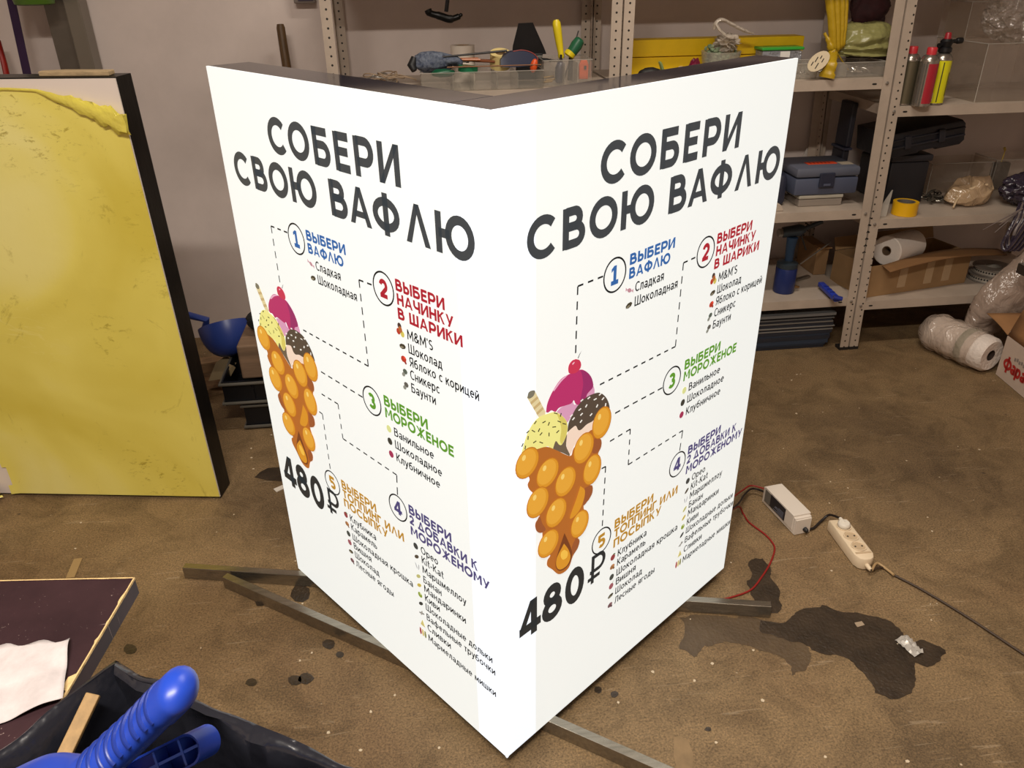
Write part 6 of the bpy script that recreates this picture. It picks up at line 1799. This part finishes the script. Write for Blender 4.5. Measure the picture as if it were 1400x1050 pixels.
# strip reels
RL = mat('reel_grey', (128, 120, 112), .4)
q = pz(1334, 396, ZC)
rc = py(1346, 392, 1.93); rc.z = ZC + .001
for k, (z_, lab) in enumerate(((0, 'lower of two grey perforated strip reels beside the taped cardboard box'), (.031, 'upper of two grey perforated strip reels beside the taped cardboard box'))):
    t = thing('strip_reel', lab, 'reel', rc + Vector((.010 * k, -.005 * k, z_)), 0, 'strip reels')
    rr = .080
    for zz in (0, .026):
        mb = MB(); mb.lathe([(.03, zz), (rr, zz), (rr, zz + .003), (.03, zz + .003), (.03, zz)], 40, caps=False); mb.build('flange', RL, t, smooth=40, world=False)
    mb = MB(); mb.lathe([(.032, .0032), (rr - .008, .0032), (rr - .008, .0258), (.032, .0258), (.032, .0032)], 40, caps=False); mb.build('wound_strip', mat('pale_strip', (176, 168, 156), .4), t, smooth=40, world=False)
    mb = MB()
    for a in range(40):
        M = rotm('Z', a * 9) @ Tr((rr - .0076, 0, .0145)) @ rotm('Y', 90)
        mb.lathe([(.004, 0), (.004, .0006)], 8, M)
    mb.build('strip_holes', rubber, t, world=False)
# ---- rolls in clear bags on the floor in front of the right rack
bubble = mat('white_roll', (226, 214, 204), .5, bump=.5, bscale=70)
cw2 = clear('clear_sack', c=(220, 200, 184), body=.42, rough=.12, bump=.9, bscale=14)
e = pz(1356, 487, .075)
rA = Vector((e.x, e.y, .076)); rB = pz(1300, 462, .076)
ax = (rB - rA); ax.z = 0; ax.normalize()
t = thing('floor_roll', 'white wrapped roll with a dark hollow end lying on the floor by the right rack', 'roll', (rA.x, rA.y, 0.003))
Mf = Tr(rA) @ ax.to_track_quat('Z', 'Y').to_matrix().to_4x4()
mb = MB(); mb.lathe([(.022, .004), (.060, 0), (.070, .012), (.072, .05), (.070, .15), (.072, .24), (.066, .26), (.022, .26), (.022, .004)], 36, Mf, caps=False); mb.build('rolled_sheet', bubble, t, smooth=40)
mb = MB(); mb.lathe([(.0005, .05), (.0215, .045), (.0215, .004)], 24, Mf, caps=False); mb.build('dark_core', mat('dark_core', (58, 44, 36), .8), t, smooth=40)
mb = MB(); mb.lathe([(.0722, .085), (.0735, .088), (.0735, .112), (.0722, .115)], 36, Mf, caps=False); mb.build('green_band', mat('green_print_band', (96, 116, 84), .4), t, smooth=40)
mb = MB()
rings = []
for i in range(22):
    u = i / 21; z_ = .05 + .27 * u; r_ = (.078 + .010 * noise.noise(Vector((u * 9, 1, 1)))) * (1 if i < 17 else (1 - ((i - 16) / 6) ** 2))
    rings.append([Mf @ Vector(((r_ + .006 * noise.noise(Vector((math.cos(a) * 3, math.sin(a) * 3, u * 12)))) * math.cos(a), (r_ + .006 * noise.noise(Vector((math.cos(a) * 3 + 9, math.sin(a) * 3, u * 12)))) * math.sin(a), z_)) for a in [2 * PI * k / 40 for k in range(40)]])
for rg in rings:
    for p in rg: p.z = max(p.z, .003)
mb.loft(rings, caps=False); mb.build('clear_wrapping', cw2, t, smooth=60)
# big sack leaning against the rack, rising to the right
sack_m = clear('pale_sack_film', c=(190, 168, 152), body=.55, rough=.16, bump=.9, bscale=12)
P0, P1, P2, P3 = py(1326, 452, 1.69), py(1362, 420, 1.69), py(1404, 384, 1.69), py(1452, 342, 1.69)
t = thing('tall_plastic_sack', 'pale translucent sack of wrapping slanting up beside the right rack at the photo edge', 'sack', (P0.x, P0.y, .003))
pth = bez([P0, P1, P2, P3], 10)
mb = MB(); rings = []
m_ = mpp(P1)
ax = (P3 - P0).normalized(); b_ = Vector((0, 1, 0)); a_ = ax.cross(b_).normalized(); b_ = a_.cross(ax)
for i, p in enumerate(pth):
    u = i / (len(pth) - 1)
    r_ = m_ * (33 + 6 * u) * (min(1, .30 + 2.6 * u) ** .6)
    ring = []
    for k in range(40):
        th = 2 * PI * k / 40
        nn = 1 + .16 * noise.noise(Vector((math.cos(th) * 1.6, math.sin(th) * 1.6, u * 5))) + .07 * noise.noise(Vector((math.cos(th) * 5, math.sin(th) * 5, u * 14)))
        q = p + a_ * math.cos(th) * r_ * nn + b_ * math.sin(th) * r_ * .58 * nn
        q.z = max(q.z, .003); q.y = min(q.y, FY - .006)
        ring.append(q)
    rings.append(ring)
mb.loft(rings); mb.build('sack_body', sack_m, t, smooth=60)
mb = MB(); mb.tube([P0.lerp(P1, .5), P1, P2, P3], [m_ * 12, m_ * 19, m_ * 22, m_ * 24], 20); mb.build('inner_roll', mat('pale_inner_roll', (150, 132, 120), .7), t, smooth=60)
# bright metal profile end and dark lid at the right edge
q = py(1388, 372, 1.55)
t = thing('metal_profile', 'short bright metal channel end at the right photo edge above the sack', 'profile', (q.x, 1.55, q.z))
mb = MB(); mb.span((q.x, 1.50, q.z), (q.x + .20, 1.545, q.z + .040), bevel=.002); mb.build('channel', mat('bright_channel', (190, 184, 176), .25, metal=.8), t)
mb = MB(); mb.span((q.x - .004, 1.502, q.z + .002), (q.x - .0004, 1.543, q.z + .038)); mb.build('dark_end', mat('dark_end', (50, 42, 36), .5), t)
# ---- white carton with red script and a brown flap
cw = mat('white_carton', (206, 186, 170), .7, var=.06, scale=6)
f0 = pz(1361, 512, 0); f1 = pz(1400, 545, 0)
d = (f1 - f0); d.z = 0; d.normalize(); nrm = Vector((-d.y, d.x, 0))
if nrm.x < 0: nrm = -nrm
Lx, Ly = .42, .30
hz = .165
Mk = Matrix(((d.x, nrm.x, 0, f0.x), (d.y, nrm.y, 0, f0.y), (0, 0, 1, .002), (0, 0, 0, 1)))
t = thing('white_carton', 'white carton with red script and brown flaps on the floor at the right edge', 'carton', (f0.x, f0.y, .002))
for nm, a, b in (('front_wall', (0, 0, 0), (Lx, .004, hz)), ('back_wall', (0, Ly - .004, 0), (Lx, Ly, hz)), ('side_wall', (0, .004, 0), (.004, Ly - .004, hz)), ('side_wall', (Lx - .004, .004, 0), (Lx, Ly - .004, hz)), ('bottom', (.004, .004, 0), (Lx - .004, Ly - .004, .004))):
    mb = MB(); mb.span(a, b); mb.bm.transform(Mk); mb.build(nm, cw, t)
flm = mat('flap_cardboard', (158, 114, 72), .85, var=.1, scale=6)
def fl1(u, v):                                    # left side flap, folded out and a little up
    return Mk @ Vector((-.004 - .125 * v, -.02 * v + Ly * (u * (1 - .0 * v)), hz + .002 + .055 * v - .02 * v * v))
mb = MB(); mb.grid(fl1, 4, 6); fo = mb.build('side_flap', flm, t, smooth=60); sm_ = fo.modifiers.new('thickness', 'SOLIDIFY'); sm_.thickness = .003
def fl2(u, v):
    return Mk @ Vector((Lx * u + .012 * v, .004 + .02 * v, hz + .002 + .11 * v))
mb = MB(); mb.grid(fl2, 6, 4); fo = mb.build('front_flap', flm, t, smooth=60); sm_ = fo.modifiers.new('thickness', 'SOLIDIFY'); sm_.thickness = .003
mb = MB(); mb.tube([fl1(.45, .5) + Vector((0, 0, .004)), fl1(.5, .55) + Vector((0, 0, .004)), fl1(.55, .50) + Vector((0, 0, .004))], .0016, 6); mb.build('tear_mark', cbd, t)
Mtxt = Mk @ Matrix(((1, 0, 0, 0), (0, 0, -1, -.0008), (0, 1, 0, 0), (0, 0, 0, 1)))
mb = MB()
font_text(mb, 'арао', .078, .046, .050, .20, M=Mtxt, hw=.11)
for pts, cl in ((arc(.052, .068, .021, .016, 0, 360, 16)[:-1], True), ([(.052, .034), (.052, .100)], False)):
    n0 = len(mb.bm.verts)
    stroke(mb, pts, cl, .006, lambda v: (v[0], v[1]), .0004)
    mb.bm.verts.ensure_lookup_table()
    for v in mb.bm.verts[n0:]: v.co = Mtxt @ v.co
mb.build('red_script', mat('red_print', (176, 36, 30), .6), t, recalc=False)
mb = MB()
for k in range(9): mb.box((.085 + .014 * k, -.0009, .105 + .004 * (k % 2)), (.009, .0012, .012))
mb.bm.transform(Mk); mb.build('grey_print', mat('grey_print', (140, 128, 122), .7), t)
# ================================================================== ON THE FLOOR
st = mat('mill_steel_tube', (164, 156, 142), .27, metal=.9, var=.15, scale=10, aniso=(1, 12, 12))
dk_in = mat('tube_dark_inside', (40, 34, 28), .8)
def sq_tube(a, b, label, w_=.020, h=.0365):
    a, b = Vector((a.x, a.y, .001)), Vector((b.x, b.y, .001))
    d = (b - a).normalized(); n = Vector((-d.y, d.x, 0))
    t = thing('steel_tube', label, 'steel tube', a)
    mb = MB(); mb.bar(a + Vector((0, 0, h / 2)), b + Vector((0, 0, h / 2)), w_, h, bevel=.0012); mb.build('tube_wall', st, t)
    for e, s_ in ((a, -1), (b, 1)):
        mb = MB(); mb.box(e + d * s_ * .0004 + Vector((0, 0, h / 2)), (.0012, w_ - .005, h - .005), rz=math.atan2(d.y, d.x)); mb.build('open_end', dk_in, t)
    return t
sq_tube(pz(252, 776, .03), pz(1054, 829, .03), 'long steel tube running under the lightbox from the left to the red wire loop')
e = pz(905, 1052, .03); s_ = pz(308, 789, .03); e = e + (e - s_).normalized() * .25
sq_tube(s_, e, 'slanting steel tube under the lightbox pointing to the front right')
mb = MB(); a, b = pz(806, 1022, .004), pz(900, 1064, .004)
mb.bar(a, b, .006, .006, bevel=.0008)
tag(mb.build('thin_metal_strip', mat('bright_strip', (216, 206, 190), .35, metal=.3)), 'thin bright metal strip on the floor below the slanting steel tube end', 'strip')
mb = MB(); a, b = pz(107, 764, .002), pz(96, 790, .002); mb.bar(a, b, .022, .003)
tag(mb.build('floor_slip', mat('tan_slip', (160, 132, 88), .7)), 'flat tan slip on the floor behind the brown table', 'slip')
def scrap(pts, label, m, z=.002):
    mb = MB(); q = [pz(u, v, 0) for u, v in pts]; c = sum(q, Vector()) / len(q)
    mb.prism([(p.x - c.x, p.y - c.y) for p in q], z, Tr(c) @ Matrix.Identity(4)); return tag(mb.build('paper_scrap', m), label, 'scrap')
wh = mat('scrap_white', (216, 208, 196), .7)
scrap([(374, 669), (388, 663), (391, 667), (378, 673)], 'small white paper scrap on the floor left of the lightbox', wh)
mb = MB(); c = pz(1243, 886, .012)
def cr(u, v):
    p = pz(1231, 873, 0).lerp(pz(1256, 897, 0), u) + (pz(1240, 872, 0) - pz(1229, 877, 0)) * (v - .5) * (1.5 - .4 * u)
    return p + Vector((0, 0, .004 + .012 * abs(noise.noise(Vector((u * 5, v * 5, 1))))))
mb.grid(cr, 10, 6)
tag(mb.build('foil_scrap', mat('silver_film_scrap', (190, 184, 176), .25, metal=.2), smooth=20), 'crumpled silvery film scrap lying in the wet puddle', 'scrap')
scrap([(1168, 852), (1178, 850), (1182, 855), (1172, 858)], 'tiny pale scrap in the upper middle of the puddle', mat('scrap_grey', (160, 140, 116), .8))
rng2 = random.Random(3)
mb = MB()
for i in range(150):
    x, y = rng2.uniform(-1.2, 1.7), rng2.uniform(-.35, 1.6)
    if abs(x * math.cos(R(37.5)) + y * math.sin(R(37.5))) < .0: continue
    lx_ = x * math.cos(R(37.5)) + y * math.sin(R(37.5)); ly_ = -x * math.sin(R(37.5)) + y * math.cos(R(37.5))
    if lx_ > -.02 and ly_ > -.02 and lx_ < .85 and ly_ < .85: continue
    r_ = rng2.uniform(.0015, .0045)
    a0 = rng2.uniform(0, 6)
    mb.prism([(r_ * rng2.uniform(.6, 1.3) * math.cos(a0 + k * 1.25), r_ * rng2.uniform(.6, 1.3) * math.sin(a0 + k * 1.25)) for k in range(5)], .0012, Tr((x, y, .0002)))
tag(mb.build('floor_grit', mat('pale_grit', (206, 188, 160), .8)), 'scattered pale grit and paint flecks all over the concrete floor', 'grit', kind='stuff')
# ---- power supply
wp = mat('white_powder_coat', (222, 212, 200), .4)
A_, B_ = pz(1085, 732, 0), pz(1041, 685, 0)
d = (B_ - A_); Lp = d.length; d.normalize(); n = Vector((d.y, -d.x, 0))
if n.x < 0: n = -n
wd = .052; hp = .060
t = thing('power_supply', 'white slim power supply box with a dark label on the floor right of the lightbox', 'power supply', (A_.x, A_.y, .001))
Mp = Matrix(((d.x, n.x, 0, A_.x), (d.y, n.y, 0, A_.y), (0, 0, 1, .001), (0, 0, 0, 1)))
def pbox(a, b, m, nm, bev=.0015):
    mb = MB(); mb.span(a, b, bevel=bev); mb.bm.transform(Mp); return mb.build(nm, m, t)
pbox((.004, 0, 0), (Lp - .002, wd, hp - .006), wp, 'base_channel')
pbox((.012, -.002, .010), (Lp - .01, wd + .002, hp), wp, 'cover')
pbox((0, .001, 0), (.004, wd - .001, hp - .010), wp, 'end_plate', .0005)
pbox((.05, -.0032, .014), (.125, -.002, hp - .005), mat('black_label', (26, 28, 40), .4), 'black_label', 0)
pbox((.125, -.0030, .013), (Lp - .016, -.002, hp - .006), mat('grey_label', (110, 106, 100), .5), 'grey_label', 0)
mb = MB()
for k in range(5): mb.span((.056, -.0036, .018 + .0045 * k), (.056 + (.05, .03, .045, .04, .025)[k], -.0033, .0195 + .0045 * k))
mb.bm.transform(Mp); mb.build('label_print', mat('label_grey_print', (120, 124, 140), .5), t)
g = Mp @ Vector((-.002, wd * .62, .016))
mb = MB(); mb.lathe([(.007, 0), (.007, .006), (.0045, .012)], 14, Tr(g) @ (-d).to_track_quat('Z', 'Y').to_matrix().to_4x4()); mb.build('cable_gland', rubber, t, smooth=40)
# ---- socket strip
ivory = mat('ivory_plastic', (226, 206, 176), .4)
ivory2 = mat('ivory_recess', (196, 172, 140), .5)
C0, C1 = pz(1147, 712, .036), pz(1187, 765, .036)
d = (C1 - C0); d.z = 0; Ls = d.length; d.normalize(); n = Vector((-d.y, d.x, 0))
Ms = Matrix(((d.x, n.x, 0, C0.x), (d.y, n.y, 0, C0.y), (0, 0, 1, .001), (0, 0, 0, 1)))
t = thing('socket_strip', 'ivory three socket extension strip on the floor right of the power supply', 'extension strip', (C0.x, C0.y, .001))
hs = .036; ws = .054
mb = MB(); mb.prism([(-.006, -ws / 2), (Ls * .86, -ws / 2), (Ls * .96, -ws * .36), (Ls, -ws * .14), (Ls, ws * .14), (Ls * .96, ws * .36), (Ls * .86, ws / 2), (-.006, ws / 2)], hs, Ms, bevel=.004); mb.build('housing', ivory, t, smooth=40)
for k, x_ in enumerate((.027, .070, .113)):
    o_ = Ms @ Vector((x_ * Ls / .165, 0, hs))
    mb = MB(); mb.lathe([(.0205, .0003), (.0205, .0035), (.0185, .0035), (.0175, .0006), (.0005, .0006)], 28, Tr(o_), caps=False); s = mb.build('socket', ivory, t, smooth=40)
    mb = MB(); mb.lathe([(.0005, .0008), (.017, .0008)], 24, Tr(o_), caps=False)
    mb.build('socket_well', ivory2, s)
    if k:
        for sg in (-1, 1):
            mb = MB(); mb.lathe([(.0026, 0), (.0026, .0006)], 10, Tr(o_ + n * sg * .0095 + Vector((0, 0, .0011)))); mb.build('pin_hole', dk_in, s)
mb = MB(); mb.box((0, 0, 0), (.006, ws * .8, .002), M=Ms @ Tr((Ls * .84, 0, hs + .0005))); mb.build('ridge', ivory2, t)
mb = MB(); mb.lathe([(.006, -.004), (.006, .012), (.004, .02)], 12, Ms @ Tr((Ls, 0, hs * .45)) @ rotm('Y', 90)); mb.build('cable_sleeve', ivory, t, smooth=40)
# white plug in the first socket
o_ = Ms @ Vector((.027 * Ls / .165, 0, hs))
t2 = thing('plug', 'white round mains plug pushed into the first socket of the extension strip', 'plug', o_ + Vector((0, 0, .004)))
mb = MB(); mb.lathe([(.0165, .003), (.0172, .006), (.0172, .011), (.014, .015), (.0005, .0155)], 24, Tr(o_), caps=False); mb.build('plug_body', mat('white_plug', (228, 220, 206), .4), t2, smooth=40)
ca = pz(1143, 706, .03); mb = MB(); mb.tube([o_ + Vector((0, 0, .009)), o_ - d * .024 + Vector((0, 0, .010))], [.008, .005], 12); mb.build('cord_exit', mat('white_plug', (228, 220, 206), .4), t2, smooth=40)
# ---- cables
blk_c = mat('black_cable', (34, 28, 28), .45); red_c = mat('red_wire', (142, 30, 26), .45); tan_c = mat('ivory_cable', (176, 146, 104), .5); brn_c = mat('brown_cable', (62, 46, 32), .5)
def cable(pts, r, m, label, name='cable', cat='cable', n=8):
    mb = MB(); mb.tube(bez(pts, n), r, 8)
    return tag(mb.build(name, m, smooth=60), label, cat)
g2 = g - (Mp.to_3x3() @ Vector((1, 0, 0))) * .0125
pl = o_ - d * .026 + Vector((0, 0, .010))
cable([g2, pz(1100, 724, .010), pz(1112, 722, .006), pz(1124, 711, .008), pz(1134, 704, .022), pl], .0035, blk_c, 'short black cable from the power supply to the plug in the strip')
se = Ms @ Vector((Ls + .02, 0, hs * .45))
cable([se, pz(1206, 776, .006), pz(1222, 786, .0045), pz(1260, 806, .0045), pz(1320, 842, .0045), pz(1402, 896, .0045), pz(1460, 934, .0045)], .0032, brn_c, 'long mains cable running from the extension strip to the lower right')
cable([se + n * .004, pz(1199, 770, .010), pz(1212, 778, .007), pz(1222, 786, .010)], .0035, tan_c, 'short ivory lead end at the extension strip outlet')
pe = Mp @ Vector((Lp, wd * .5, .02))
xb = Vector((BW_R * math.cos(R(37.5)) - .05 * math.sin(R(37.5)), BW_R * math.sin(R(37.5)) + .05 * math.cos(R(37.5)), 0))
ob = Vector((xb.x + .012, xb.y + .010, .16))
cable([pe, pz(1030, 668, .020), pz(1018, 676, .03), pz(1008, 690, .08), ob], .003, blk_c, 'black lead from the power supply to the lightbox right edge')
cable([pe + Vector((0, 0, .012)), pz(1028, 664, .03), pz(1016, 670, .04), pz(1006, 677, .09), ob + Vector((0, .012, .02))], .0025, red_c, 'red lead from the power supply to the lightbox right edge')
cable([ob + Vector((0, 0, -.01)), pz(1008, 693, .05), pz(1016, 702, .004), pz(1024, 714, .003), pz(1045, 730, .003), pz(1056, 742, .003), pz(1059, 752, .003), pz(1053, 770, .003), pz(1042, 788, .003), pz(1027, 806, .003), pz(1002, 816, .003), pz(975, 822, .003), pz(955, 824, .003), pz(942, 821, .003)], .0026, red_c, 'red wire looping over the floor from the lightbox edge back under its corner')
